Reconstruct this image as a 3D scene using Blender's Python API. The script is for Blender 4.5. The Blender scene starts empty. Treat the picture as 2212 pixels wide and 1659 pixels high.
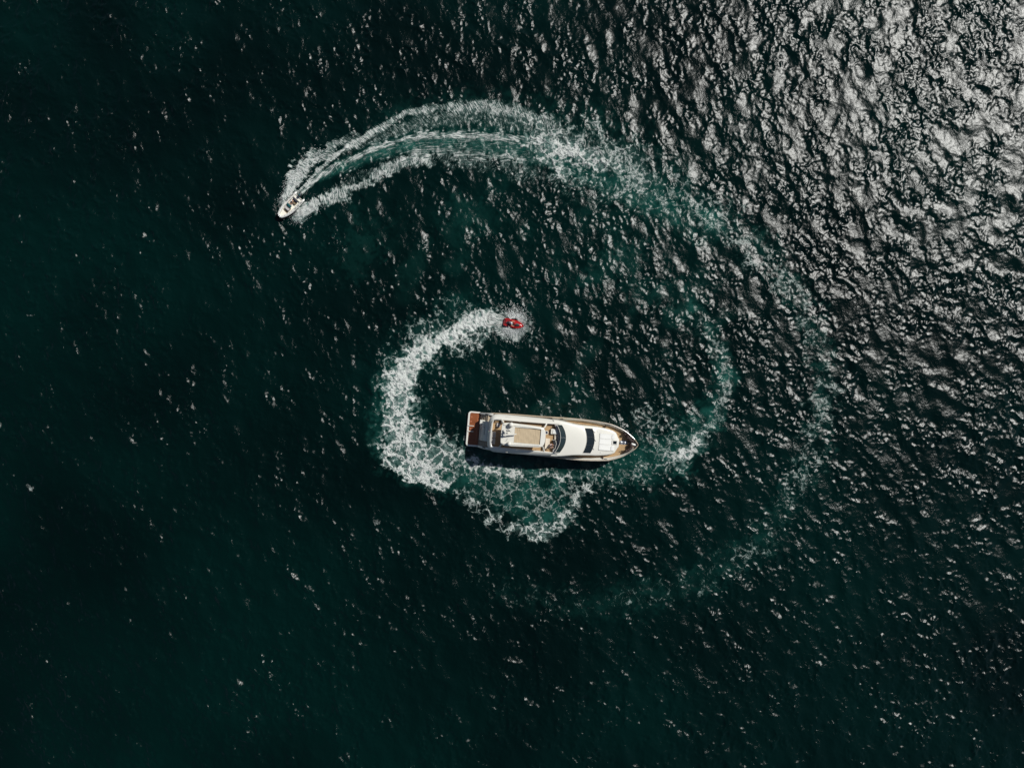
import bpy, bmesh, math, random
import numpy as np
from mathutils import Vector, Matrix

random.seed(7)
rng = np.random.default_rng(11)
sc = bpy.context.scene
COL = sc.collection
R = math.radians

# ------------------------------------------------------------------ camera, sky, sun, exposure
CAM_H = 118.0                       # drone height above the sea
PPM = 22.65 / 3543.0 * 2212.0       # survey scale of the plan, plan units per metre (14.14)
cam = bpy.data.objects.new("camera", bpy.data.cameras.new("camera"))
COL.objects.link(cam)
cam.location = (0, 0, CAM_H)
cam.rotation_euler = (0, 0, 0)
cam.data.sensor_width = 36.0
cam.data.lens = 36.0 * CAM_H / (3543.0 / 22.65)
cam.data.clip_end = 12000
sc.camera = cam

SUN_EL, SUN_AZ = 48.5, 34.0         # degrees; azimuth from +X towards +Y
w = bpy.data.worlds.new("World"); sc.world = w
w.use_nodes = True
wn, wl = w.node_tree.nodes, w.node_tree.links
bg = wn["Background"]
sky = wn.new("ShaderNodeTexSky"); sky.sky_type = 'NISHITA'
sky.sun_disc = False
sky.sun_elevation = R(SUN_EL)
sky.sun_rotation = R(90 - SUN_AZ)
wl.new(sky.outputs[0], bg.inputs[0])
bg.inputs[1].default_value = 0.05
sun = bpy.data.objects.new("sun", bpy.data.lights.new("sun", 'SUN'))
COL.objects.link(sun)
sun.data.energy = 4.6
sun.data.angle = R(0.5)
sun.data.color = (1.0, 0.99, 0.94)
sd = Vector((math.cos(R(SUN_AZ)) * math.cos(R(SUN_EL)), math.sin(R(SUN_AZ)) * math.cos(R(SUN_EL)), math.sin(R(SUN_EL))))
sun.rotation_euler = sd.to_track_quat('Z', 'Y').to_euler()
sun.location = (40, 30, 60)
sc.view_settings.view_transform = 'Standard'
sc.view_settings.look = 'None'
sc.view_settings.exposure = 0.0
sc.view_settings.gamma = 1.0
sc.view_settings.use_curve_mapping = False
sc.cycles.max_bounces = 5
sc.cycles.caustics_reflective = False
sc.cycles.caustics_refractive = False

# ------------------------------------------------------------------ material helpers
def mat(name, color, rough=0.5, metal=0.0, spec=0.5, var=0.0, vscale=3.0, bump=0.0, bscale=20.0, coat=0.0):
    m = bpy.data.materials.new(name); m.use_nodes = True
    nt = m.node_tree; b = nt.nodes["Principled BSDF"]
    b.inputs["Base Color"].default_value = (*color, 1)
    b.inputs["Roughness"].default_value = rough
    b.inputs["Metallic"].default_value = metal
    b.inputs["Specular IOR Level"].default_value = spec
    b.inputs["Coat Weight"].default_value = coat
    if var or bump:
        tc = nt.nodes.new("ShaderNodeTexCoord")
    if var:
        n = nt.nodes.new("ShaderNodeTexNoise"); n.inputs["Scale"].default_value = vscale; n.inputs["Detail"].default_value = 6
        nt.links.new(tc.outputs["Object"], n.inputs["Vector"])
        r = nt.nodes.new("ShaderNodeMapRange")
        r.inputs["From Min"].default_value = 0.25; r.inputs["From Max"].default_value = 0.75
        r.inputs["To Min"].default_value = 1 - var; r.inputs["To Max"].default_value = 1 + var * 0.6
        nt.links.new(n.outputs[0], r.inputs[0])
        mx = nt.nodes.new("ShaderNodeVectorMath"); mx.operation = 'SCALE'
        mx.inputs[0].default_value = color
        nt.links.new(r.outputs[0], mx.inputs["Scale"])
        nt.links.new(mx.outputs[0], b.inputs["Base Color"])
    if bump:
        n2 = nt.nodes.new("ShaderNodeTexNoise"); n2.inputs["Scale"].default_value = bscale; n2.inputs["Detail"].default_value = 4
        nt.links.new(tc.outputs["Object"], n2.inputs["Vector"])
        bp = nt.nodes.new("ShaderNodeBump"); bp.inputs["Strength"].default_value = bump; bp.inputs["Distance"].default_value = 0.02
        nt.links.new(n2.outputs[0], bp.inputs["Height"])
        nt.links.new(bp.outputs[0], b.inputs["Normal"])
    return m

# ------------------------------------------------------------------ the sea: grid, spectrum, wakes
D = 0.14
NX, NY = 1224, 912
xs = (np.arange(NX) - (NX - 1) / 2) * D
ys = (np.arange(NY) - (NY - 1) / 2) * D

def spectrum_fields():
    kx = 2 * np.pi * np.fft.fftfreq(NX, D)[None, :]
    ky = 2 * np.pi * np.fft.fftfreq(NY, D)[:, None]
    k = np.hypot(kx, ky); k[0, 0] = 1e9
    th = np.arctan2(ky, kx)
    return kx, ky, k, th
KX, KY, KK, TH = spectrum_fields()

def band_noise(lo, hi, seed):
    """smooth random field, unit variance, wavelengths lo..hi metres"""
    r = np.random.default_rng(seed)
    lam = 2 * np.pi / KK
    A = np.where((lam > lo) & (lam < hi), KK ** -1.2, 0)
    f = np.fft.ifft2(np.fft.fft2(r.standard_normal((NY, NX))) * A).real
    return f / f.std()

def make_waves():
    r = np.random.default_rng(5)
    lamp = 5.2; kp = 2 * np.pi / lamp
    th0 = R(24.0)
    lam = 2 * np.pi / KK
    narrow = np.cos(TH - th0) ** 2 + .12
    broad = 0.65 + 0.35 * np.cos(TH - th0) ** 2
    mixk = np.clip((lam - 0.8) / 3.5, 0, 1)
    Dir = mixk * (narrow + 0.03) + (1 - mixk) * broad * 0.6
    P = KK ** -4.0 * np.exp(-1.25 * (kp / KK) ** 2) * Dir
    P *= np.clip((lam - 0.30) / 0.22, 0, 1) * (1 + (KK / 5.0) ** 2) ** .45
    P[0, 0] = 0
    noise = np.fft.fft2(r.standard_normal((NY, NX)))
    Hf = noise * np.sqrt(P)
    longm = np.clip((lam - 1.6) / 1.2, 0, 1)
    out = []
    for msk in (longm, 1 - longm):
        F = Hf * msk
        h = np.fft.ifft2(F).real
        dx = np.fft.ifft2(1j * KX / KK * F).real
        dy = np.fft.ifft2(1j * KY / KK * F).real
        sx = np.fft.ifft2(1j * KX * F).real; sy = np.fft.ifft2(1j * KY * F).real
        out.append((h, dx, dy, np.sqrt((sx ** 2 + sy ** 2).mean())))
    return out
WL, WS = make_waves()
SL_LONG, SL_SHORT = 0.092, 0.190
gl, gs = SL_LONG / WL[3], SL_SHORT / WS[3]
gust = np.clip(1.0 + 0.25 * band_noise(9, 40, 21) + 0.42 * band_noise(2.5, 9, 22), 0.3, 2.3)
Hh = WL[0] * gl + WS[0] * gs * gust
DX = WL[1] * gl * 0.9 + WS[1] * gs * 0.5 * gust
DY = WL[2] * gl * 0.9 + WS[2] * gs * 0.5 * gust
X0, Y0 = np.meshgrid(xs, ys)

def plan(p):                        # survey plan -> metres on the water
    return ((p[0] - 1106.0) / PPM, (829.5 - p[1]) / PPM)

rag1 = band_noise(0.5, 2.5, 31); rag2 = band_noise(2.0, 9.0, 32)

def smooth(a, b, x):
    t = np.clip((x - a) / (b - a), 0, 1)
    return t * t * (3 - 2 * t)

def spline(pts, n=6):
    """Catmull-Rom through rows of numbers"""
    P = np.array(pts, float); out = []
    for i in range(len(P) - 1):
        p0 = P[max(i - 1, 0)]; p1 = P[i]; p2 = P[i + 1]; p3 = P[min(i + 2, len(P) - 1)]
        for t in np.linspace(0, 1, n, endpoint=False):
            out.append(0.5 * (2 * p1 + (p2 - p0) * t + (2 * p0 - 5 * p1 + 4 * p2 - p3) * t * t + (3 * p1 - p0 - 3 * p2 + p3) * t ** 3))
    out.append(P[-1])
    return np.array(out)

def stroke(rows, soft=0.5, ragged=0.3, n=5):
    """rows: plan x, plan y, half width (plan units), density. Returns density field."""
    S = spline(rows, n)
    best = np.full((NY, NX), 9.0, np.float32); val = np.zeros((NY, NX), np.float32)
    for a, b in zip(S[:-1], S[1:]):
        ax, ay = plan(a); bx, by = plan(b)
        hw = max(a[2], b[2]) / PPM
        m = hw * 2.2 + 0.5
        i0 = max(int((min(ax, bx) - m - xs[0]) / D), 0); i1 = min(int((max(ax, bx) + m - xs[0]) / D) + 2, NX)
        j0 = max(int((min(ay, by) - m - ys[0]) / D), 0); j1 = min(int((max(ay, by) + m - ys[0]) / D) + 2, NY)
        if i0 >= i1 or j0 >= j1: continue
        X = X0[j0:j1, i0:i1]; Y = Y0[j0:j1, i0:i1]
        L2 = (bx - ax) ** 2 + (by - ay) ** 2 + 1e-9
        t = np.clip(((X - ax) * (bx - ax) + (Y - ay) * (by - ay)) / L2, 0, 1)
        d = np.hypot(X - ax - t * (bx - ax), Y - ay - t * (by - ay))
        hwt = (a[2] + (b[2] - a[2]) * t) / PPM
        q = d / hwt
        bb = best[j0:j1, i0:i1]; u = q < bb
        bb[u] = q[u]
        vv = val[j0:j1, i0:i1]; vv[u] = (a[3] + (b[3] - a[3]) * t)[u]
    q = best + ragged * (0.6 * rag1 + 0.6 * rag2)
    return val * (1 - smooth(1 - soft, 1 + soft, q))

def track_uv(rows):
    """distance along and signed distance across a track, in metres, for every grid point"""
    S = spline(rows, 4)
    best = np.full((NY, NX), 1e9, np.float32); U = np.zeros((NY, NX), np.float32); V = np.zeros((NY, NX), np.float32)
    s0 = 0.0
    for a, b in zip(S[:-1], S[1:]):
        ax, ay = plan(a); bx, by = plan(b)
        L = math.hypot(bx - ax, by - ay) + 1e-9
        t = np.clip(((X0 - ax) * (bx - ax) + (Y0 - ay) * (by - ay)) / L ** 2, 0, 1)
        ex = X0 - ax - t * (bx - ax); ey = Y0 - ay - t * (by - ay)
        d = np.hypot(ex, ey); u = d < best
        best[u] = d[u]; U[u] = (s0 + t * L)[u]
        V[u] = (np.sign((bx - ax) * ey - (by - ay) * ex) * d)[u]
        s0 += L
    return U, V

def comb(*f):
    o = np.ones((NY, NX), np.float32)
    for g in f: o *= 1 - np.clip(g, 0, 0.995)
    return 1 - o

# --- motorboat: arc of wash from the boat round to the far right and back under
boat_track = [(650, 420, 0, 0), (700, 380, 0, 0), (760, 335, 0, 0), (850, 300, 0, 0), (950, 282, 0, 0), (1060, 283, 0, 0), (1170, 300, 0, 0),
              (1290, 335, 0, 0), (1420, 395, 0, 0), (1520, 445, 0, 0), (1620, 515, 0, 0), (1700, 600, 0, 0), (1755, 700, 0, 0), (1778, 800, 0, 0),
              (1770, 900, 0, 0), (1740, 1010, 0, 0), (1690, 1110, 0, 0), (1600, 1200, 0, 0), (1500, 1258, 0, 0), (1380, 1290, 0, 0), (1250, 1300, 0, 0)]
boat_uv = track_uv(boat_track)
outer_spray = stroke([(612, 440, 6, 1), (622, 420, 10, 1), (636, 392, 14, 1), (655, 362, 17, .9), (683, 338, 18, .75), (715, 322, 17, .68), (745, 306, 14, .62), (775, 300, 9, .5)], .45, .45)
outer_rim = stroke([(640, 418, 3, .9), (668, 393, 4, .9), (702, 356, 5, .85), (735, 328, 6, .9), (775, 305, 6, .9), (812, 283, 7, .82), (850, 260, 8, .76), (885, 242, 8, .7), (925, 234, 9, .6), (990, 230, 11, .52), (1060, 228, 13, .52), (1120, 240, 14, .46), (1180, 262, 14, .38)], .6, .14)
outer_band = stroke([(745, 332, 6, .4), (795, 306, 9, .48), (850, 284, 17, .52), (910, 264, 22, .52), (980, 253, 24, .52), (1060, 252, 28, .5), (1140, 268, 32, .45), (1220, 292, 36, .42), (1300, 325, 42, .34), (1390, 365, 44, .27)], .5, .35)
mid_rim = stroke([(655, 415, 3, .8), (700, 372, 4, .72), (750, 346, 5, .72), (800, 325, 6, .75), (860, 304, 7, .78), (920, 295, 8, .78), (1000, 292, 9, .75), (1080, 296, 9, .7), (1160, 306, 11, .62), (1240, 330, 14, .52), (1330, 368, 18, .42)], .6, .15)
mid_band = stroke([(655, 416, 5, .5), (700, 380, 8, .36), (760, 352, 14, .42), (840, 322, 22, .45), (930, 312, 26, .45), (1030, 314, 30, .46), (1130, 328, 32, .42), (1230, 350, 34, .38)], .5, .3)
core = stroke([(648, 421, 3.5, .95), (668, 404, 3.5, .85), (690, 385, 3, .7), (720, 366, 3, .5)], .5, .12)
inner_spray = stroke([(640, 472, 7, .75), (655, 460, 13, 1), (675, 445, 16, .98), (700, 432, 15, .85), (730, 424, 13, .75), (765, 407, 11, .72), (795, 393, 11, .66), (830, 372, 10, .55), (870, 353, 9, .5), (920, 345, 10, .48)], .45, .45)
inner_band = stroke([(700, 425, 8, .4), (760, 396, 14, .46), (830, 366, 16, .46), (910, 340, 17, .46), (1000, 345, 17, .42), (1090, 362, 20, .42), (1180, 385, 26, .4), (1270, 398, 30, .33), (1360, 425, 34, .26)], .5, .45)
tail = stroke([(1160, 300, 40, .3), (1290, 340, 46, .33), (1420, 398, 44, .3), (1520, 450, 38, .3), (1620, 520, 34, .28), (1700, 605, 30, .27), (1755, 700, 26, .26), (1778, 800, 26, .28), (1770, 900, 26, .25), (1740, 1010, 28, .21), (1690, 1110, 30, .18), (1600, 1200, 30, .18), (1500, 1258, 30, .17), (1380, 1290, 26, .16), (1250, 1300, 22, .13), (1120, 1285, 18, .09), (1000, 1235, 14, .07)], .6, .5)
ring_in = stroke([(480, 575, 6, .05), (700, 1120, 8, .05)], .6, .5)
bow_spray = stroke([(606, 430, 8, .6), (612, 452, 7, .45), (640, 480, 5, .35)], .6, .5)
patchy = np.clip(1.25 + .55 * band_noise(1.2, 6, 55) + .25 * band_noise(6, 25, 56), .3, 2.2)
fresh = smooth(.26, .33, tail)
tail = np.clip(tail * (fresh + (1 - fresh) * patchy), 0, .5)
boat_foam = comb(outer_spray, outer_rim, outer_band, mid_rim * .9, mid_band, core, inner_spray, inner_band, tail, bow_spray * .6)

# --- personal watercraft: dense plume turning south, then the lacy bottom
jet_track = [(1080, 694, 0, 0), (1055, 687, 0, 0), (1025, 692, 0, 0), (990, 710, 0, 0), (950, 735, 0, 0), (912, 757, 0, 0), (880, 780, 0, 0), (858, 812, 0, 0), (850, 850, 0, 0), (856, 900, 0, 0), (862, 950, 0, 0), (880, 990, 0, 0), (940, 1010, 0, 0), (1020, 1030, 0, 0), (1110, 1060, 0, 0), (1200, 1080, 0, 0)]
jet_uv = track_uv(jet_track)
plume = stroke([(1090, 695, 6, 1), (1074, 692, 10, 1), (1058, 687, 14, 1), (1042, 687, 16, 1), (1020, 697, 15, 1), (985, 716, 16, 1), (945, 738, 17, .98), (908, 760, 20, .92), (880, 782, 27, .84), (864, 815, 30, .80), (860, 855, 33, .74), (862, 895, 36, .68), (864, 935, 36, .64), (868, 975, 36, .62), (884, 1000, 30, .60)], .42, .26)
plume_lace = stroke([(1050, 690, 22, .35), (1000, 705, 44, .4), (940, 725, 46, .42), (890, 772, 44, .42), (866, 830, 40, .45), (864, 900, 42, .46), (880, 965, 46, .47), (950, 995, 44, .44)], .4, .34)
jet_side = stroke([(1056, 702, 7, .7), (1054, 722, 8, .62), (1044, 742, 6, .5), (1034, 756, 5, .38)], .5, .4)
jet_side2 = stroke([(1040, 720, 16, .42), (1010, 740, 22, .42), (985, 762, 16, .36)], .5, .4)
jet_near = stroke([(1078, 720, 10, .42), (1098, 734, 10, .5), (1110, 726, 10, .55)], .5, .4)
lx, ly = plan((1112, 701))
jr = np.hypot(X0 - lx, Y0 - ly); ja = np.arctan2(Y0 - ly, X0 - lx)
jf = (X0 - lx) * math.cos(R(-12)) + (Y0 - ly) * math.sin(R(-12)); jl = -(X0 - lx) * math.sin(R(-12)) + (Y0 - ly) * math.cos(R(-12))
je = np.hypot((jf + .5) / 1.25, jl + .15)
fan = (1 - smooth(1.7, 3.1, je + 0.40 * rag1 + .25 * rag2)) * 0.66
edge_bottom = stroke([(830, 925, 8, .5), (832, 965, 9, .6), (838, 1002, 11, .7), (872, 1020, 11, .72), (925, 1034, 11, .78), (962, 1047, 11, .74), (985, 1030, 9, .5)], .5, .5)
pool = stroke([(905, 975, 36, .45), (985, 985, 40, .42), (1060, 1030, 46, .4), (1130, 1070, 56, .42), (1180, 1095, 48, .42), (1225, 1060, 38, .36)], .4, .4)
pool_top = stroke([(1000, 985, 12, .55), (1045, 1012, 13, .5), (1110, 1018, 14, .5), (1180, 1018, 13, .48), (1250, 1020, 12, .38), (1320, 1014, 14, .32)], .5, .45)
pool_low = stroke([(985, 1062, 8, .4), (1040, 1105, 13, .44), (1090, 1132, 15, .50), (1150, 1150, 16, .54), (1195, 1152, 15, .54), (1218, 1125, 13, .44), (1240, 1080, 12, .42), (1275, 1045, 11, .38)], .5, .5)
right_low = stroke([(1270, 1040, 14, .30), (1340, 1030, 18, .32), (1400, 1022, 18, .34), (1450, 1002, 18, .44), (1490, 975, 15, .46)], .5, .45)
right_mid = stroke([(1388, 900, 22, .40), (1420, 930, 34, .38), (1455, 965, 34, .36), (1500, 930, 26, .38)], .5, .4)
right_arc = stroke([(1480, 985, 12, .40), (1515, 950, 13, .50), (1545, 905, 12, .46), (1566, 855, 12, .45), (1572, 810, 12, .42), (1560, 765, 12, .38), (1535, 725, 11, .32), (1510, 690, 11, .25)], .5, .45)
lee = stroke([(1045, 980, 9, .8), (1110, 996, 11, .92), (1200, 1004, 11, .9), (1280, 1002, 9, .8)], .7, .3)
jet_foam = comb(plume, plume_lace, jet_side, jet_side2, jet_near, fan, edge_bottom, pool, pool_top, pool_low, right_low, right_mid, right_arc) * (1 - lee)

# small breaking crests, part of the sea
caps = np.zeros((NY, NX), np.float32)
for row in ([(20, 1023, 2, .5), (30, 1026, 4, .6)], [(62, 1050, 4, .7), (70, 1053, 5, .85), (78, 1050, 4, .6)], [(50, 678, 1.6, .6), (62, 682, 2, .7), (73, 680, 1.6, .5)],
            [(803, 1118, 4, .5), (812, 1126, 5, .72), (826, 1126, 4, .6)], [(398, 1427, 3, .5), (405, 1431, 4, .6)], [(835, 1218, 2, .4), (850, 1225, 3, .55)],
            [(295, 1604, 3, .5), (303, 1608, 3, .6)], [(2025, 1292, 4, .35), (2040, 1300, 5, .45), (2052, 1310, 3, .35)], [(1905, 1215, 4, .5), (1916, 1222, 4, .5)],
            [(660, 1065, 1.5, .5), (680, 1080, 2, .5)], [(735, 1105, 1.5, .4), (752, 1118, 2, .55)]):
    caps = np.maximum(caps, .5 * stroke(row, .8, .9))

# aerated water under and beside the foam
aer = comb(stroke([(690, 385, 7, .5), (740, 358, 12, .6), (800, 334, 15, .6), (870, 313, 17, .6), (950, 306, 19, .58), (1040, 308, 21, .52), (1130, 322, 22, .48), (1230, 350, 26, .5), (1330, 385, 34, .42), (1440, 440, 36, .36), (1540, 490, 34, .34)], .7, .15),
           stroke([(1520, 450, 30, .2), (1620, 520, 28, .2), (1700, 605, 25, .2), (1755, 700, 23, .2), (1778, 800, 22, .2), (1770, 900, 22, .18), (1740, 1010, 24, .13), (1690, 1110, 26, .12), (1600, 1200, 28, .12), (1500, 1258, 28, .11), (1380, 1290, 28, .1), (1250, 1300, 26, .07), (1100, 1280, 24, .05)], .9, .6),
           stroke([(870, 280, 40, .15), (1000, 262, 50, .2), (1150, 290, 60, .22), (1300, 350, 70, .22), (1450, 430, 60, .16)], .8, .3),
           stroke([(885, 775, 28, .4), (855, 830, 34, .5), (856, 900, 44, .55), (880, 970, 50, .55), (960, 1005, 48, .48), (1060, 1030, 48, .4), (1150, 1080, 52, .48), (1190, 1105, 44, .5)], .6, .2),
           stroke([(1040, 985, 20, .4), (1080, 1000, 24, .42), (1180, 1012, 26, .35), (1300, 1012, 28, .35), (1420, 990, 46, .42), (1480, 950, 42, .42), (1545, 880, 24, .5), (1568, 815, 20, .45), (1545, 740, 18, .35), (1500, 670, 20, .2)], .7, .3),
           stroke([(970, 482, 24, .08), (1010, 468, 30, .20), (1065, 468, 26, .08)], .9, .6), stroke([(760, 560, 30, .07), (785, 530, 34, .12), (815, 500, 26, .06)], .95, .9),
           stroke([(1290, 590, 30, .18), (1340, 550, 26, .22), (1400, 640, 24, .14)], .9, .6), stroke([(1460, 640, 26, .16), (1490, 690, 22, .16)], .9, .6),
           stroke([(1000, 690, 40, .18), (920, 740, 46, .2)], .8, .4))
churn = np.hypot((X0 - plan((1200, 640))[0]) / 34, (Y0 - plan((1200, 640))[1]) / 30)
aer = comb(aer, (1 - smooth(.6, 1.1, churn)) * .10 * smooth(.4, 1.6, band_noise(4, 30, 91)))
boat_foam = comb(boat_foam, stroke([(1240, 470, 30, .12), (1330, 540, 34, .14), (1420, 620, 34, .15), (1490, 700, 30, .15), (1560, 560, 30, .12), (1640, 700, 30, .14)], .8, .8))
old = np.clip(.9 + .40 * band_noise(1.5, 8, 57), .3, 1.6)
old_zone = smooth(20, 30, X0) + smooth(10, 20, -Y0) * smooth(-15, 0, X0)
old_zone = np.clip(old_zone, 0, 1)
aer = aer * (1 - old_zone + old_zone * old)
turbid = np.clip(0.5 + 0.3 * band_noise(15, 90, 77), 0, 1.2)

# core heights, fading to flat at the rim of the modelled patch
wx = smooth(0, 5, (NX - 1) / 2 * D - np.abs(X0)); wy = smooth(0, 5, (NY - 1) / 2 * D - np.abs(Y0))
win = wx * wy
def footprint(cx, cy, deg, L, B):
    c, s_ = math.cos(R(deg)), math.sin(R(deg))
    f = (X0 - cx) * c + (Y0 - cy) * s_; l = -(X0 - cx) * s_ + (Y0 - cy) * c
    return 1 - smooth(.8, 1.05, np.hypot(f / (L / 2), l / (B / 2)))
BOAT = (-33.9, 26.9, 226.4); SKI = (0.23, 9.18, -14.0)
hole = np.maximum(footprint(*BOAT, 4.6, 2.0), footprint(*SKI, 3.2, 1.3))
boat_foam = boat_foam * (1 - hole); jet_foam = jet_foam * (1 - hole)
allfoam = comb(boat_foam, jet_foam)
chop = band_noise(0.5, 1.6, 41)
calm = 1 - 0.55 * smooth(.3, .9, jet_foam)          # dense bubbles damp the ripples
Z = (Hh * calm + 0.05 * allfoam * chop + 0.10 * smooth(.5, 1, plume) + 0.12 * smooth(.5, 1, outer_spray) + 0.10 * outer_rim + 0.05 * mid_rim + .1 * smooth(.5, 1, inner_spray) - .35 * hole) * win
PX = X0 + DX * win; PY = Y0 + DY * win

# outer sheet reaches the horizon with graded spacing
ring = np.array([1, 2.5, 6, 14, 32, 70, 150, 320, 700, 1500, 3200, 6000.0])
gx = np.concatenate([xs[0] - ring[::-1], xs, xs[-1] + ring]); gy = np.concatenate([ys[0] - ring[::-1], ys, ys[-1] + ring])
k = len(ring)
GX, GY = np.meshgrid(gx, gy); GZ = np.zeros_like(GX)
GX[k:-k, k:-k] = PX; GY[k:-k, k:-k] = PY; GZ[k:-k, k:-k] = Z

def grid_mesh(name, X, Y, Zz, attrs, keep=None):
    ny, nx = X.shape
    idx = np.arange(ny * nx).reshape(ny, nx)
    q = np.stack([idx[:-1, :-1], idx[:-1, 1:], idx[1:, 1:], idx[1:, :-1]], -1).reshape(-1, 4)
    co = np.stack([X, Y, Zz], -1).reshape(-1, 3)
    at = {n: a.reshape(ny * nx, -1) for n, a in attrs.items()}
    if keep is not None:
        q = q[keep.reshape(-1)]
        used = np.unique(q); remap = np.zeros(ny * nx, np.int64); remap[used] = np.arange(len(used))
        q = remap[q]; co = co[used]; at = {n: a[used] for n, a in at.items()}
    me = bpy.data.meshes.new(name)
    me.vertices.add(len(co)); me.vertices.foreach_set("co", co.astype(np.float32).ravel())
    me.loops.add(len(q) * 4); me.loops.foreach_set("vertex_index", q.astype(np.int32).ravel())
    me.polygons.add(len(q)); me.polygons.foreach_set("loop_start", np.arange(0, len(q) * 4, 4, dtype=np.int32))
    me.polygons.foreach_set("use_smooth", np.ones(len(q), bool))
    me.update(calc_edges=True)
    for n, a in at.items():
        if a.shape[1] == 1:
            A = me.attributes.new(n, 'FLOAT', 'POINT'); A.data.foreach_set("value", a.astype(np.float32).ravel())
        else:
            A = me.attributes.new(n, 'FLOAT_VECTOR', 'POINT'); A.data.foreach_set("vector", a.astype(np.float32).ravel())
    o = bpy.data.objects.new(name, me); COL.objects.link(o)
    return o

def pad(a, v=0.0):
    return np.pad(a, k, constant_values=v)

class NT:
    """tiny node-graph writer"""
    def __init__(s, m): s.t = m.node_tree; s.n = s.t.nodes; s.l = s.t.links
    def add(s, typ, **kw):
        n = s.n.new(typ)
        for a, v in kw.items(): setattr(n, a, v)
        return n
    def put(s, sock, v):
        if hasattr(v, "is_output"): s.l.new(v, sock)
        else: sock.default_value = v
    def math(s, op, a, b=0.0, clamp=False):
        n = s.add("ShaderNodeMath", operation=op, use_clamp=clamp); s.put(n.inputs[0], a); s.put(n.inputs[1], b); return n.outputs[0]
    def sstep(s, v, lo, hi, a=0.0, b=1.0):
        n = s.add("ShaderNodeMapRange", interpolation_type='SMOOTHSTEP')
        s.put(n.inputs[0], v); s.put(n.inputs[1], lo); s.put(n.inputs[2], hi); s.put(n.inputs[3], a); s.put(n.inputs[4], b); return n.outputs[0]
    def attr(s, name, vec=False):
        n = s.add("ShaderNodeAttribute", attribute_name=name); return n.outputs["Vector" if vec else "Fac"]
    def noise(s, vec, scale, detail=3.0, rough=0.5, color=False):
        n = s.add("ShaderNodeTexNoise"); s.put(n.inputs["Vector"], vec); s.put(n.inputs["Scale"], scale); s.put(n.inputs["Detail"], detail); s.put(n.inputs["Roughness"], rough)
        return n.outputs[1 if color else 0]
    def vor(s, vec, scale, feat='DISTANCE_TO_EDGE'):
        n = s.add("ShaderNodeTexVoronoi", feature=feat); s.put(n.inputs["Vector"], vec); s.put(n.inputs["Scale"], scale); return n.outputs["Distance"]
    def vmath(s, op, a, b):
        n = s.add("ShaderNodeVectorMath", operation=op); s.put(n.inputs[0], a)
        s.put(n.inputs["Scale" if op == 'SCALE' else 1], b); return n.outputs[0]
    def mixc(s, f, a, b):
        n = s.add("ShaderNodeMix", data_type='RGBA'); s.put(n.inputs[0], f); s.put(n.inputs[6], a); s.put(n.inputs[7], b); return n.outputs[2]

def foam_cover(g, dens, pos, streak, uv, along, uv2):
    """share of the surface covered by bubbles: a lacy net that closes up as density rises"""
    wob = g.noise(pos, 0.55, 4, .55, True)
    p2 = g.vmath('ADD', pos, g.vmath('SCALE', g.vmath('SUBTRACT', wob, (.5, .5, .5)), 2.6))
    wob2 = g.noise(pos, 2.2, 3, .6, True)
    p3 = g.vmath('ADD', p2, g.vmath('SCALE', g.vmath('SUBTRACT', wob2, (.5, .5, .5)), .55))
    e1 = g.sstep(g.vor(p3, 0.55), 0, 0.17, 1, 0)
    e2 = g.sstep(g.vor(p3, 1.5), 0, 0.24, 1, 0)
    fb = g.noise(p2, 1.3, 7, .68)
    lace = g.math('ADD', g.math('MULTIPLY', e1, .56), g.math('ADD', g.math('MULTIPLY', e2, .30), g.math('MULTIPLY', g.sstep(fb, .3, .72), .40)))
    ma = g.add("ShaderNodeMix", data_type='FLOAT'); g.put(ma.inputs[0], along); g.put(ma.inputs[2], g.noise(uv, 1.0, 5, .62)); g.put(ma.inputs[3], g.noise(uv2, 1.0, 4, .6))
    st = ma.outputs[0]
    st = g.math('ADD', g.math('MULTIPLY', g.sstep(st, .3, .7), .85), g.math('MULTIPLY', g.sstep(fb, .3, .7), .25))
    mx = g.add("ShaderNodeMix", data_type='FLOAT'); g.put(mx.inputs[0], streak); g.put(mx.inputs[2], lace); g.put(mx.inputs[3], st)
    pat = mx.outputs[0]
    fine = g.noise(pos, 4.5, 4, .7)
    v = g.math('ADD', dens, g.math('ADD', g.math('MULTIPLY', g.math('SUBTRACT', pat, .53), 1.35), g.math('MULTIPLY', g.math('SUBTRACT', fine, .5), .34)))
    v = g.math('MULTIPLY', g.sstep(v, .40, 1.14), g.sstep(dens, .02, .18))
    v = g.math('MULTIPLY', v, g.sstep(dens, .30, .98, .55, 1.0))
    return v, pat

# sea material
SEA_ROUGH = 0.30
m_sea = bpy.data.materials.new("sea_water"); m_sea.use_nodes = True
g = NT(m_sea); b = g.n["Principled BSDF"]
pos = g.add("ShaderNodeNewGeometry").outputs["Position"]
a_aer = g.attr("aer"); a_tur = g.attr("turbid"); a_cap = g.attr("caps")
deep = g.mixc(a_tur, (.0002, .0040, .0034, 1), (.0003, .0082, .0068, 1))
patch = g.noise(pos, 0.35, 5, .6)
aer2 = g.math('MULTIPLY', a_aer, g.sstep(patch, .25, .75, .45, 1.25))
colr = g.mixc(aer2, deep, (.011, .082, .064, 1))
capv = g.math('MULTIPLY', g.sstep(g.math('ADD', a_cap, g.math('MULTIPLY', g.noise(pos, 3.0, 5, .7), .7)), .62, .95), g.sstep(a_cap, .05, .2))
colr = g.mixc(g.math('MULTIPLY', capv, .7), colr, (.5, .55, .53, 1))
rot = g.add("ShaderNodeVectorRotate", rotation_type='Z_AXIS'); g.put(rot.inputs["Vector"], pos); rot.inputs["Angle"].default_value = R(-24)
crest = g.vmath('MULTIPLY', rot.outputs[0], (.52, .20, 1))
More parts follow.
